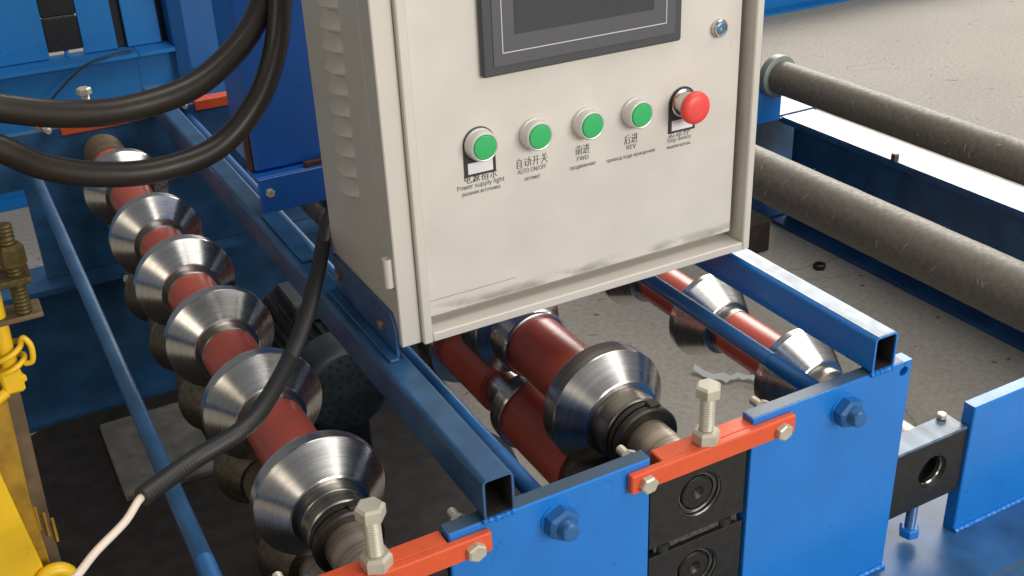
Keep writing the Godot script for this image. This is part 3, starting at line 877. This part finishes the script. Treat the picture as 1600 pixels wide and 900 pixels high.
func runout() -> void:
	# right-hand end of the machine: cross beam and two wrapped rollers
	var b := thing("end_cross_beam", "blue steel cross beam with glare painted on its top, between the two grey rollers", "beam", Vector3(1.425, -0.57, -0.6))
	part(b, "cross_beam", plate(ibeam_profile(-0.305, -0.57, 0.050), -1.218, -0.072, 0.0015, Transform3D(Basis.IDENTITY, Vector3(1.425, 0, 0))), M.beam_blue)
	part(b, "top_plate", box(Vector3(1.377, -0.3048, -1.214), Vector3(1.473, -0.302, -0.08), 0.0008), M.painted_glare, Vector3.ZERO, Basis.IDENTITY, "top face painted pale where it catches glare")  # pale plate, door reflection painted into its colour
	bolt_small(b, "stud", Vector3(1.384, -0.302, -0.873), Vector3.UP, 0.009, 0.014, "bare_edge")
	var u := thing("wrapped_roller", "grey wrapped roller with a ring end, beyond the glaring beam", "roller", Vector3(1.335, -0.19, -0.6), "grey wrapped rollers at the machine end")
	roller_mesh(u, Vector3(1.335, -0.193, 0), -1.175, 0.35, 0.0365, 3)
	part(u, "end_ring", lathe([-1.20, 0.0, -1.20, 0.038, -1.198, 0.0465, -1.180, 0.0465, -1.178, 0.043, -1.1765, 0.032, -1.1765, 0.0], 48), M.ring_grey, Vector3(1.335, -0.193, 0))
	part(u, "support_post", box(Vector3(1.28, -0.303, -1.225), Vector3(1.365, -0.2, -1.203), 0.002), M.blue_paint)
	var l := thing("wrapped_roller", "grey scuffed roller nearer than the glaring beam, starting behind the cabinet", "roller", Vector3(1.02, -0.25, -0.4), "grey wrapped rollers at the machine end")
	roller_mesh(l, Vector3(1.022, -0.25, 0), -1.20, 0.35, 0.0465, 5)
	part(l, "support_post", box(Vector3(0.99, -0.31, -1.26), Vector3(1.05, -0.2, -1.205), 0.002), M.blue_paint)

func roller_mesh(t: Node3D, at: Vector3, z0: float, z1: float, r: float, seed_: int) -> void:
	var rn := RandomNumberGenerator.new()
	rn.seed = seed_
	var fn := FastNoiseLite.new()
	fn.seed = seed_
	fn.frequency = 9.0
	var st := begin()
	var n := 150
	var seg := 40
	var pos := []
	for k in n + 1:
		var z := lerpf(z0, z1, float(k) / n)
		var row := []
		for j in seg:
			var a := TAU * j / seg
			var q := r + 0.0005 * fn.get_noise_3d(z * 2.0, cos(a) * 0.12, sin(a) * 0.12) + 0.0003 * fn.get_noise_3d(z * 9.0, cos(a), sin(a))
			row.append(Vector3(cos(a) * q, sin(a) * q, z))
		pos.append(row)
	for k in n:
		for j in seg:
			var l := (j + 1) % seg
			var nj := Vector3(cos(TAU * j / seg), sin(TAU * j / seg), 0)
			var nl := Vector3(cos(TAU * l / seg), sin(TAU * l / seg), 0)
			tri(st, pos[k][j], pos[k][l], pos[k + 1][l], nj, nl, nl)
			tri(st, pos[k][j], pos[k + 1][l], pos[k + 1][j], nj, nl, nj)
	st.generate_normals()
	part(t, "roller_body", st.commit(), M.wrapped_felt, at)
	# frayed fibres and torn wrapping standing off the surface
	var fz := begin()
	for k in 60:
		var z := rn.randf_range(z0 + 0.1, z1 - 0.2)
		var a := rn.randf_range(0.35 * PI, 1.05 * PI)
		var n0 := Vector3(cos(a), sin(a), 0)
		var side := Vector3(-sin(a), cos(a), rn.randf_range(-1.2, 1.2)).normalized()
		var p0 := n0 * r + Vector3(0, 0, z)
		var len := rn.randf_range(0.003, 0.014)
		add_sweep(fz, PackedVector3Array([p0, p0 + side * len * 0.5 + n0 * rn.randf_range(0.001, 0.004), p0 + side * len + n0 * rn.randf_range(0.0, 0.003)]), rn.randf_range(0.00015, 0.00045), 4)
	var f := part(t, "frayed_fibres", fz.commit(), M.fibre, at)
	meta(f, "", "", "", "stuff")

# ------------------------------------------------------------------ control cabinet
const FZ := -0.213       # face of the door
func cabinet() -> void:
	var x0 := 0.0220
	var x1 := 0.4310
	var y0 := 0.0130
	var y1 := 0.62
	var t := thing("control_cabinet", "cream control cabinet with a dark screen and a row of push buttons", "control cabinet", Vector3(0.2265, y0, -0.29))
	part(t, "cabinet_body", box(Vector3(x0, y0, -0.385), Vector3(x1, y1, -0.232), 0.0015), M.cream_paint)
	var st := begin()
	add_box(st, Vector3(x0, y0, -0.2318), Vector3(0.0420, y1, -0.2050), 0.001)
	part(t, "front_flange", st.commit(), M.cream_paint)
	part(t, "left_lip", box(Vector3(0.0423, y0 - 0.0002, -0.2318), Vector3(0.0515, y1, -0.1990), 0.0012), M.cream_paint)
	part(t, "bottom_lip", box(Vector3(0.0517, y0, -0.2318), Vector3(x1 - 0.0095, y0 + 0.0095, -0.1992), 0.0012), M.cream_paint)
	part(t, "right_lip", box(Vector3(x1 - 0.0092, y0, -0.2318), Vector3(x1, y1, -0.1990), 0.0012), M.cream_paint)
	var door := part(t, "door", box(Vector3(0.0555, y0 + 0.0190, -0.2300), Vector3(x1 - 0.0160, y1 - 0.01, FZ), 0.0015), M.door_paint)
	part(door, "crease", box(Vector3(0.0565, 0.0492, FZ - 0.001), Vector3(0.150, 0.0496, FZ + 0.00015), 0.00005), M.tan_steel)
	for y in [0.0905, 0.50]:
		var hg := part(t, "hinge", lathe([-0.0145, 0.0022, -0.0145, 0.0048, 0.0145, 0.0048, 0.0145, 0.0022, 0.010, 0.0022, 0.010, 0.0], 20), M.cream_paint, Vector3(x0 - 0.0035, y, -0.2135), z_to(Vector3.UP))
		part(hg, "hinge_pin", lathe([-0.01, 0.0, -0.01, 0.0021, 0.0115, 0.0021, 0.0116, 0.0], 12), M.tag_black, Vector3(x0 - 0.0035, y, -0.2135), z_to(Vector3.UP))
	# ventilation louvres pressed out of the left side
	var lv := louvre()
	for k in 15:
		part(t, "louvre", lv, M.cream_paint, Vector3(x0 + 0.0004, 0.1475 + 0.0198 * k, -0.304))
	# operator screen
	var dx := 0.004
	var dy := -0.0035
	var hx0 := 0.119 + dx
	var hx1 := 0.333 + dx
	var hy := 0.259 + dy
	var h := part(t, "operator_screen", box(Vector3(hx0, hy, FZ + 0.0002), Vector3(hx1, hy + 0.152, FZ + 0.0065), 0.0022), M.hmi_frame)
	part(h, "front_panel", box(Vector3(hx0 + 0.0105, hy + 0.0085, FZ + 0.0060), Vector3(hx1 - 0.0085, hy + 0.1435, FZ + 0.0072), 0.0006), M.hmi_panel)
	var ln := begin()
	var lx0 := hx0 + 0.0195
	var lx1 := hx1 - 0.0185
	var ly0 := hy + 0.0195
	var ly1 := hy + 0.1325
	for e in [[lx0, ly0, lx1, ly0 + 0.0009], [lx0, ly1, lx1, ly1 + 0.0009], [lx0, ly0, lx0 + 0.0009, ly1], [lx1 - 0.0009, ly0, lx1, ly1]]:
		add_box(ln, Vector3(e[0], e[1], FZ + 0.0070), Vector3(e[2], e[3], FZ + 0.0074), 0.0001)
	part(h, "white_line", ln.commit(), M.hmi_line)
	part(h, "display", box(Vector3(hx0 + 0.0325, hy + 0.035, FZ + 0.0069), Vector3(hx1 - 0.0335, hy + 0.121, FZ + 0.0076), 0.0002), M.hmi_screen)
	# push buttons
	var bs := [[0.1135, 0.1985], [0.1705, 0.1970], [0.2275, 0.1960], [0.2835, 0.1957]]
	for k in 4:
		var at := Vector3(bs[k][0] + dx, bs[k][1] + dy, FZ)
		var r := part(t, "push_button", lathe([0.0, 0.0, 0.0, 0.0150, 0.0015, 0.0152, 0.0040, 0.0150, 0.0042, 0.0146, 0.0110, 0.0142, 0.0128, 0.0136, 0.0135, 0.0125, 0.0132, 0.0118, 0.0115, 0.0116, 0.0115, 0.0], 48), M.button_ring, at)
		part(r, "green_cap", lathe([0.011, 0.0, 0.011, 0.01135, 0.0136, 0.01135, 0.0143, 0.0106, 0.0146, 0.006, 0.0147, 0.0], 40, false, false), M.green_button, at)
	var ea := Vector3(0.3405 + dx, 0.1945 + dy, FZ)
	var es := part(t, "emergency_stop", lathe([0.0, 0.0, 0.0, 0.0140, 0.003, 0.0142, 0.0035, 0.0126, 0.016, 0.0122, 0.0165, 0.0], 40), M.chrome, ea)
	part(es, "red_mushroom", lathe([0.0135, 0.0, 0.0135, 0.010, 0.0175, 0.0150, 0.0195, 0.0162, 0.0215, 0.0165, 0.0240, 0.0160, 0.0262, 0.0142, 0.0275, 0.0110, 0.0282, 0.006, 0.0284, 0.0], 48, false, true), M.red_button, ea)
	for e in [[0.1135 + dx, 0.1985 + dy], [0.3405 + dx, 0.1945 + dy]]:
		legend_plate(t, Vector3(e[0], e[1], FZ))
	# door lock
	var lk := Vector3(0.3815 + dx, 0.2625 + dy, FZ)
	var q := part(t, "door_lock", lathe([0.0, 0.0, 0.0, 0.0088, 0.0045, 0.0088, 0.0056, 0.0078, 0.0057, 0.0064, 0.0050, 0.0062, 0.0050, 0.0], 36), M.chrome, lk)
	part(q, "key_core", lathe([0.0040, 0.0, 0.0040, 0.0060, 0.0054, 0.0058, 0.0058, 0.0048, 0.0058, 0.0020, 0.0046, 0.0016, 0.0046, 0.0], 28), M.lock_core, lk)
	# printed captions
	var rows := [
		[0.1135, [0.1670, "电源指示"], [0.1590, "Power supply light", 0.0062, 0.049], [0.1525, "указание источника", 0.0056, 0.040]],
		[0.1680, [0.1700, "自动开关"], [0.1615, "AUTO ON/OFF", 0.0064, 0.031], [0.1535, "автомат", 0.0058, 0.017]],
		[0.2240, [0.1695, "前进"], [0.1608, "FWD", 0.0064, 0.013], [0.1530, "продвижение", 0.0058, 0.029]],
		[0.2800, [0.1690, "后进"], [0.1605, "REV", 0.0064, 0.011], [0.1515, "привод хода вращения", 0.0054, 0.057]],
		[0.3380, [0.1640, "总急停"], [0.1570, "Stop device", 0.0056, 0.029], [0.1503, "выключатель", 0.0054, 0.029]]]
	for r in rows:
		var c: float = r[0] + dx
		part(t, "caption", han(r[1][1], 0.0092), M.print_ink, Vector3(c, r[1][0] + dy, FZ + 0.0002))
		for k in [2, 3]:
			part(t, "caption", words(r[k][1], r[k][2], r[k][3]), M.print_ink, Vector3(c, r[k][0] + dy, FZ + 0.0003))
	# bracket that holds the cabinet on the left tube
	var br := thing("cabinet_bracket", "blue bracket plate with two bolts under the cabinet's left side", "bracket", Vector3(0.018, 0, -0.29))
	part(br, "bracket_plate", plate([0.212, 0.0005, 0.212, 0.030, 0.222, 0.0445, 0.375, 0.0445, 0.378, 0.0005], 0.0, 0.0030, 0.0006, Transform3D(Basis(Vector3(0, 0, -1), Vector3(0, 1, 0), Vector3(1, 0, 0)), Vector3(0.0184, 0, 0))), M.beam_blue)
	part(br, "bracket_foot", box(Vector3(0.0085, 0.0003, -0.378), Vector3(0.0184, 0.0032, -0.205), 0.0008), M.beam_blue)
	for e in [[0.0245, -0.361], [0.0215, -0.245]]:
		bolt_small(br, "bolt", Vector3(0.0184, e[0], e[1]), Vector3(-1, 0, 0), 0.0050, 0.0035, "rust_zinc")

func louvre() -> ArrayMesh:
	var st := begin()
	var L := 0.050
	var H := 0.0175
	var nu := 20
	var nv := 10
	var g := []
	for i in nu + 1:
		var row := []
		for j in nv + 1:
			var u := float(i) / nu
			var v := float(j) / nv
			var e := 1.0 - pow(absf(2 * u - 1), 3.0)
			var y := H * (0.5 - v)
			var rise := pow(v / 0.85, 1.2) if v < 0.85 else 1.0 - (v - 0.85) / 0.15
			row.append(Vector3(-0.0095 * e * rise, y - H * 0.10 * e, L * (u - 0.5)))
		g.append(row)
	for i in nu:
		for j in nv:
			var n: Vector3 = (g[i + 1][j] - g[i][j]).cross(g[i][j + 1] - g[i][j])
			if n.x > 0: n = -n
			n = n.normalized()
			quad(st, g[i][j], g[i + 1][j], g[i + 1][j + 1], g[i][j + 1], n)
	st.index()
	return st.commit()

func legend_plate(t: Node3D, at: Vector3) -> void:
	var o := PackedVector2Array()
	for k in 17:
		var a := PI * k / 16.0
		o.append(Vector2(0.0162 * cos(a), 0.0162 * sin(a)))
	o.append(Vector2(-0.0162, -0.0300))
	o.append(Vector2(0.0162, -0.0300))
	var st := begin()
	add_plate(st, o, 0.0001, 0.0014, 0.0003)
	var p := part(t, "legend_plate", st.commit(), M.tag_black, at)
	part(p, "legend_window", box(Vector3(-0.0128, -0.0275, 0.0012), Vector3(0.0128, -0.0168, 0.0018), 0.0002), M.tag_white, at)

const HAN := {
	"自": [[.2,.8,.8,.8,.8,0,.2,0,.2,.8], [.2,.53,.8,.53], [.2,.27,.8,.27], [.5,1,.4,.8]],
	"动": [[.05,.8,.45,.8], [0,.55,.5,.55], [.25,.55,.1,.15,.45,.2], [.55,.7,.95,.7,.9,.05,.8,.05], [.72,1,.7,.5,.5,0]],
	"开": [[.1,.9,.9,.9], [0,.5,1,.5], [.3,.9,.3,.5,.1,0], [.7,.9,.7,0]],
	"关": [[.3,1,.38,.82], [.7,1,.6,.82], [.15,.75,.85,.75], [0,.48,1,.48], [.5,.75,.5,.48,.05,0], [.5,.45,.95,0]],
	"前": [[.3,1,.38,.85], [.7,1,.62,.85], [0,.8,1,.8], [.1,0,.1,.62,.45,.62,.45,0], [.1,.42,.45,.42], [.1,.22,.45,.22], [.65,.62,.65,.15], [.9,.68,.9,0,.78,.05]],
	"进": [[.1,.95,.2,.8], [0,.6,.2,.6,.15,.2,0,.05], [.15,.2,.35,.03,1,0], [.35,.78,.95,.78], [.3,.48,1,.48], [.52,.98,.52,.5,.4,.15], [.78,.98,.78,.12]],
	"后": [[.85,1,.2,.85,.18,.4,0,0], [.2,.65,1,.65], [.35,.42,.85,.42,.85,0,.35,0,.35,.42]],
	"电": [[.15,.8,.8,.8,.8,.3,.15,.3,.15,.8], [.15,.55,.8,.55], [.48,1,.48,.1,.6,0,1,0,1,.15]],
	"源": [[.05,.95,.2,.82], [0,.65,.15,.55], [.02,0,.2,.3], [.3,.92,1,.92], [.35,.92,.32,.4,.25,0], [.48,.72,.88,.72,.88,.4,.48,.4,.48,.72], [.48,.56,.88,.56], [.68,.4,.68,0], [.5,.28,.42,.08], [.85,.28,.95,.08]],
	"指": [[0,.72,.38,.72], [.2,1,.2,0,.1,.08], [0,.35,.38,.48], [.5,.98,.5,.65,.95,.65,.95,.75], [.9,.9,.5,.8], [.5,.5,.92,.5,.92,0,.5,0,.5,.5], [.5,.25,.92,.25]],
	"示": [[.2,.92,.8,.92], [0,.62,1,.62], [.5,.62,.5,0,.38,.06], [.25,.4,.1,.1], [.72,.42,.92,.1]],
	"总": [[.3,1,.38,.85], [.7,1,.62,.85], [.2,.8,.8,.8,.8,.5,.2,.5,.2,.8], [.1,.3,.02,.05], [.3,.33,.3,.05,.65,.02,.7,.12], [.48,.33,.55,.18], [.82,.3,.95,.1]],
	"急": [[.4,1,.2,.75], [.4,.9,.7,.9,.6,.75], [.2,.72,.8,.72,.8,.42,.15,.42], [.2,.57,.8,.57], [.1,.25,.02,.05], [.3,.3,.3,.05,.65,.02,.7,.12], [.48,.3,.55,.18], [.82,.28,.95,.1]],
	"停": [[.2,1,0,.6], [.13,.72,.13,0], [.65,1,.65,.88], [.3,.86,1,.86], [.42,.75,.88,.75,.88,.58,.42,.58,.42,.75], [.3,.35,.3,.48,1,.48,1,.35], [.42,.3,.9,.3], [.66,.3,.66,0,.55,.05]]}

func han(text: String, size: float) -> ArrayMesh:
	var st := begin()
	var w := size * 0.80
	var gap := size * 0.98 if text.length() > 2 else size * 0.92
	var x := -gap * (text.length() - 1) / 2.0 - w / 2.0
	for ch in text:
		for s in HAN[ch]:
			for k in range(0, s.size() - 2, 2):
				var a := Vector2(x + s[k] * w, (s[k + 1] - 0.5) * size)
				var b := Vector2(x + s[k + 2] * w, (s[k + 3] - 0.5) * size)
				var d := (b - a).normalized() * size * 0.035
				var n := Vector2(-d.y, d.x) * (1.25 if absf(d.x) < absf(d.y) else 0.8)
				quad(st, V(a - d + n, 0), V(b + d + n, 0), V(b + d - n, 0), V(a - d - n, 0), Vector3(0, 0, 1))
		x += gap
	return st.commit()

func words(text: String, height: float, width: float) -> ArrayMesh:
	var f := SystemFont.new()
	f.font_names = PackedStringArray(["Droid Sans"])
	var tm := TextMesh.new()
	tm.font = f
	tm.text = text
	tm.font_size = 48
	tm.pixel_size = height / 48.0
	tm.depth = 0.0
	var st := begin()
	st.append_from(tm, 0, Transform3D.IDENTITY)
	var m := st.commit()
	var have := m.get_aabb().size.x
	var st2 := begin()
	st2.append_from(m, 0, Transform3D(Basis.from_scale(Vector3(width / maxf(have, 0.001), 1, 1)), Vector3.ZERO))
	return st2.commit()

# ------------------------------------------------------------------ cables
func cables() -> void:
	var a := thing("black_hose", "thick black cable hose, upper of the two looping at top left", "hose", Vector3(-0.15, 0.217, -0.42), "thick black hoses")
	part(a, "hose", sweep(lifted(smooth_path([Vector3(-1.15, 0.62, -0.25), Vector3(-0.80, 0.50, -0.28), Vector3(-0.55, 0.395, -0.31), Vector3(-0.42, 0.332, -0.330), Vector3(-0.315, 0.276, -0.360), Vector3(-0.260, 0.250, -0.380), Vector3(-0.208, 0.229, -0.400), Vector3(-0.150, 0.217, -0.420), Vector3(-0.083, 0.221, -0.440), Vector3(-0.028, 0.246, -0.460), Vector3(0.009, 0.279, -0.480), Vector3(0.036, 0.330, -0.500), Vector3(0.050, 0.40, -0.510)], 8), 0.006), 0.0128, 24), M.rubber)
	var b := thing("black_hose", "thick black cable hose, lower of the two looping over the rollers", "hose", Vector3(-0.133, 0.164, -0.40), "thick black hoses")
	part(b, "hose", sweep(smooth_path([Vector3(-1.12, 0.66, -0.20), Vector3(-0.78, 0.53, -0.24), Vector3(-0.53, 0.41, -0.29), Vector3(-0.41, 0.343, -0.317), Vector3(-0.318, 0.266, -0.340), Vector3(-0.268, 0.228, -0.356), Vector3(-0.235, 0.199, -0.371), Vector3(-0.188, 0.176, -0.387), Vector3(-0.133, 0.164, -0.402), Vector3(-0.072, 0.169, -0.418), Vector3(-0.023, 0.202, -0.433), Vector3(0.008, 0.246, -0.449), Vector3(0.025, 0.292, -0.464), Vector3(0.037, 0.333, -0.480), Vector3(0.045, 0.41, -0.495)], 8), 0.0122, 24), M.rubber)
	var c := thing("cable_conduit", "thin ribbed black conduit drooping from the cabinet across the left roller", "conduit", Vector3(-0.11, 0.028, -0.18))
	var path := resample(smooth_path([Vector3(0.075, 0.085, -0.46), Vector3(0.035, 0.062, -0.425), Vector3(-0.007, 0.045, -0.348), Vector3(-0.044, 0.035, -0.280), Vector3(-0.080, 0.030, -0.221), Vector3(-0.118, 0.028, -0.167), Vector3(-0.150, 0.025, -0.136), Vector3(-0.197, 0.020, -0.121), Vector3(-0.243, 0.020, -0.094)]), 0.0011)
	var rr := []
	for k in path.size(): rr.append(0.0080 if k % 3 < 2 else (0.0072 if k < path.size() * 0.6 else 0.0079))
	part(c, "ribbed_conduit", sweep(path, rr, 14), M.conduit_black)
	var w := thing("white_wire", "white wire coming out of the black conduit at lower left", "wire", Vector3(-0.27, 0.012, -0.07))
	part(w, "wire", sweep(smooth_path([Vector3(-0.225, 0.020, -0.105), Vector3(-0.243, 0.020, -0.094), Vector3(-0.259, 0.015, -0.078), Vector3(-0.284, 0.010, -0.061), Vector3(-0.302, 0.010, -0.040), Vector3(-0.330, 0.010, -0.015), Vector3(-0.39, -0.02, 0.03), Vector3(-0.46, -0.16, 0.09), Vector3(-0.50, -0.38, 0.13), Vector3(-0.53, -0.55, 0.16), Vector3(-0.62, -0.566, 0.25)]), 0.0032, 12), M.wire_white)

# ------------------------------------------------------------------ yellow stand at the left edge
func yellow_stand() -> void:
	var t := thing("yellow_stand", "yellow painted steel stand with a hook and a clamp, at the left edge", "steel stand", Vector3(-0.36, -0.57, -0.17))
	part(t, "front_plate", plate([-0.46, -0.57, -0.46, 0.104, -0.3375, 0.094, -0.3225, -0.0589, -0.305, -0.57], -0.152, -0.146, 0.0012), M.yellow_paint)
	part(t, "angle_rib", plate([-0.40, -0.57, -0.40, 0.098, -0.3135, 0.096, -0.3185, 0.005, -0.312, -0.57], -0.166, -0.160, 0.0012), M.yellow_dirty)
	part(t, "rear_plate", plate([-0.40, -0.57, -0.40, 0.099, -0.3035, 0.0985, -0.3092, -0.035, -0.318, -0.57], -0.180, -0.174, 0.0012), M.tan_steel)
	part(t, "top_flange", plate([-0.46, 0.12, -0.335, 0.138, -0.2965, 0.172, -0.305, 0.20, -0.46, 0.20], 0.0, 0.006, 0.0012, Transform3D(Basis(Vector3(1, 0, 0), Vector3(0, 0, -1), Vector3(0, 1, 0)), Vector3(0, 0.1015, 0))), M.yellow_paint)
	part(t, "clamp_block", box(Vector3(-0.314, 0.1077, -0.166), Vector3(-0.299, 0.127, -0.145), 0.002), M.yellow_paint)
	part(t, "clamp_rod", sweep(PackedVector3Array([Vector3(-0.3055, 0.12, -0.155), Vector3(-0.3045, 0.15, -0.155), Vector3(-0.303, 0.205, -0.155)]), 0.0058, 20), M.yellow_paint)
	for e in [0.128, 0.139]:
		var ring := PackedVector3Array()
		for k in 25:
			var a := TAU * k / 24.0
			ring.append(Vector3(-0.3045 + 0.0105 * cos(a), e + 0.004 * cos(a), -0.155 + 0.0105 * sin(a)))
		part(t, "wire_loop", sweep(ring, 0.0022, 8), M.yellow_paint)
	part(t, "loop_tie", sweep(smooth_path([Vector3(-0.294, 0.144, -0.152), Vector3(-0.2915, 0.149, -0.150), Vector3(-0.288, 0.142, -0.148), Vector3(-0.2895, 0.130, -0.148), Vector3(-0.295, 0.128, -0.150)]), 0.0022, 8), M.yellow_paint)
	part(t, "side_pin", sweep(PackedVector3Array([Vector3(-0.35, 0.095, -0.135), Vector3(-0.312, 0.113, -0.142)]), 0.004, 12), M.yellow_paint)
	var hook := PackedVector3Array()
	for k in 15:
		var a := lerpf(-0.3, 3.4, k / 14.0)
		hook.append(Vector3(-0.3165 + 0.011 * cos(a), -0.066 + 0.011 * sin(a), -0.142))
	part(t, "hook", sweep(hook, 0.0062, 14), M.yellow_paint)
	for k in 3:
		part(t, "paint_drip", sweep(PackedVector3Array([Vector3(-0.3175 + 0.005 * k, -0.012 - 0.008 * k, -0.1735), Vector3(-0.318 + 0.005 * k, -0.035 - 0.008 * k, -0.1730)]), 0.0014, 6), M.yellow_dirty)
	# olive bolt standing behind the clamp
	var b := thing("olive_bolt", "olive brown threaded bolt with a nut and flange, above the yellow stand", "bolt", Vector3(-0.286, 0.17, -0.15))
	var up := z_to(Vector3(0.02, 1, 0.0))
	part(b, "shank", thread(0.0060, 0.06, 0.003), M.olive_steel, Vector3(-0.2860, 0.168, -0.152), up)
	part(b, "hex_nut", hex_head(0.0095, 0.016), M.olive_steel, Vector3(-0.2845, 0.2065, -0.152), z_to(Vector3(0.02, 1, 0), 0.4))
	part(b, "bolt_tip", thread(0.0055, 0.012, 0.003), M.olive_steel, Vector3(-0.2842, 0.2255, -0.152), up)
	part(b, "flange", box(Vector3(-0.3005, 0.1945, -0.168), Vector3(-0.2755, 0.1995, -0.138), 0.001), M.olive_steel)
	part(b, "lower_plate", box(Vector3(-0.342, 0.1635, -0.172), Vector3(-0.274, 0.1675, -0.145), 0.001), M.tan_steel)
	part(b, "support_post", box(Vector3(-0.340, 0.1076, -0.170), Vector3(-0.318, 0.1634, -0.150), 0.001), M.yellow_dirty)

func litter() -> void:
	var p := thing("lit_floor_patch", "pale slab painted as a lit patch of floor under the left rollers", "floor patch", Vector3(-0.13, -0.57, -1.08))
	part(p, "pad", box(Vector3(-0.205, -0.569, -1.17), Vector3(-0.05, -0.555, -0.93), 0.003), M.lit_patch_paint)  # slab added to paint light falling on the floor
	var n := thing("loose_nut", "small dark nut lying on the floor beside the grey rollers", "nut", Vector3(1.30, -0.57, -0.97))
	part(n, "nut", hex_head(0.014, 0.012), M.black_oxide, Vector3(1.30, -0.569, -0.97), z_to(Vector3.UP))
	var w := thing("wood_block", "dark wooden block on the floor by the cabinet's lower right corner", "wood block", Vector3(1.25, -0.57, -1.12))
	part(w, "block", box(Vector3(1.16, -0.569, -1.21), Vector3(1.27, -0.49, -1.10), 0.004), M.wood_dark)
	var f := thing("plastic_strip", "crumpled strip of pale plastic film on the floor, right of the tall bolt", "plastic film", Vector3(0.84, -0.57, -0.66))
	var st := begin()
	var rn := RandomNumberGenerator.new()
	rn.seed = 4
	var prev := []
	for k in 14:
		var u := k / 13.0
		var q := Vector3(lerpf(0.80, 0.90, u), -0.568 + rn.randf_range(0.002, 0.012), lerpf(-0.76, -0.62, u) + 0.02 * sin(u * 7.0))
		var s := Vector3(0.010 + rn.randf_range(-0.004, 0.004), rn.randf_range(-0.001, 0.008), -0.008)
		if prev: quad(st, prev[0], q, q + s, prev[1], Vector3(0, 1, 0.2).normalized())
		prev = [q, q + s]
	part(f, "film", st.commit(), M.plastic_film)
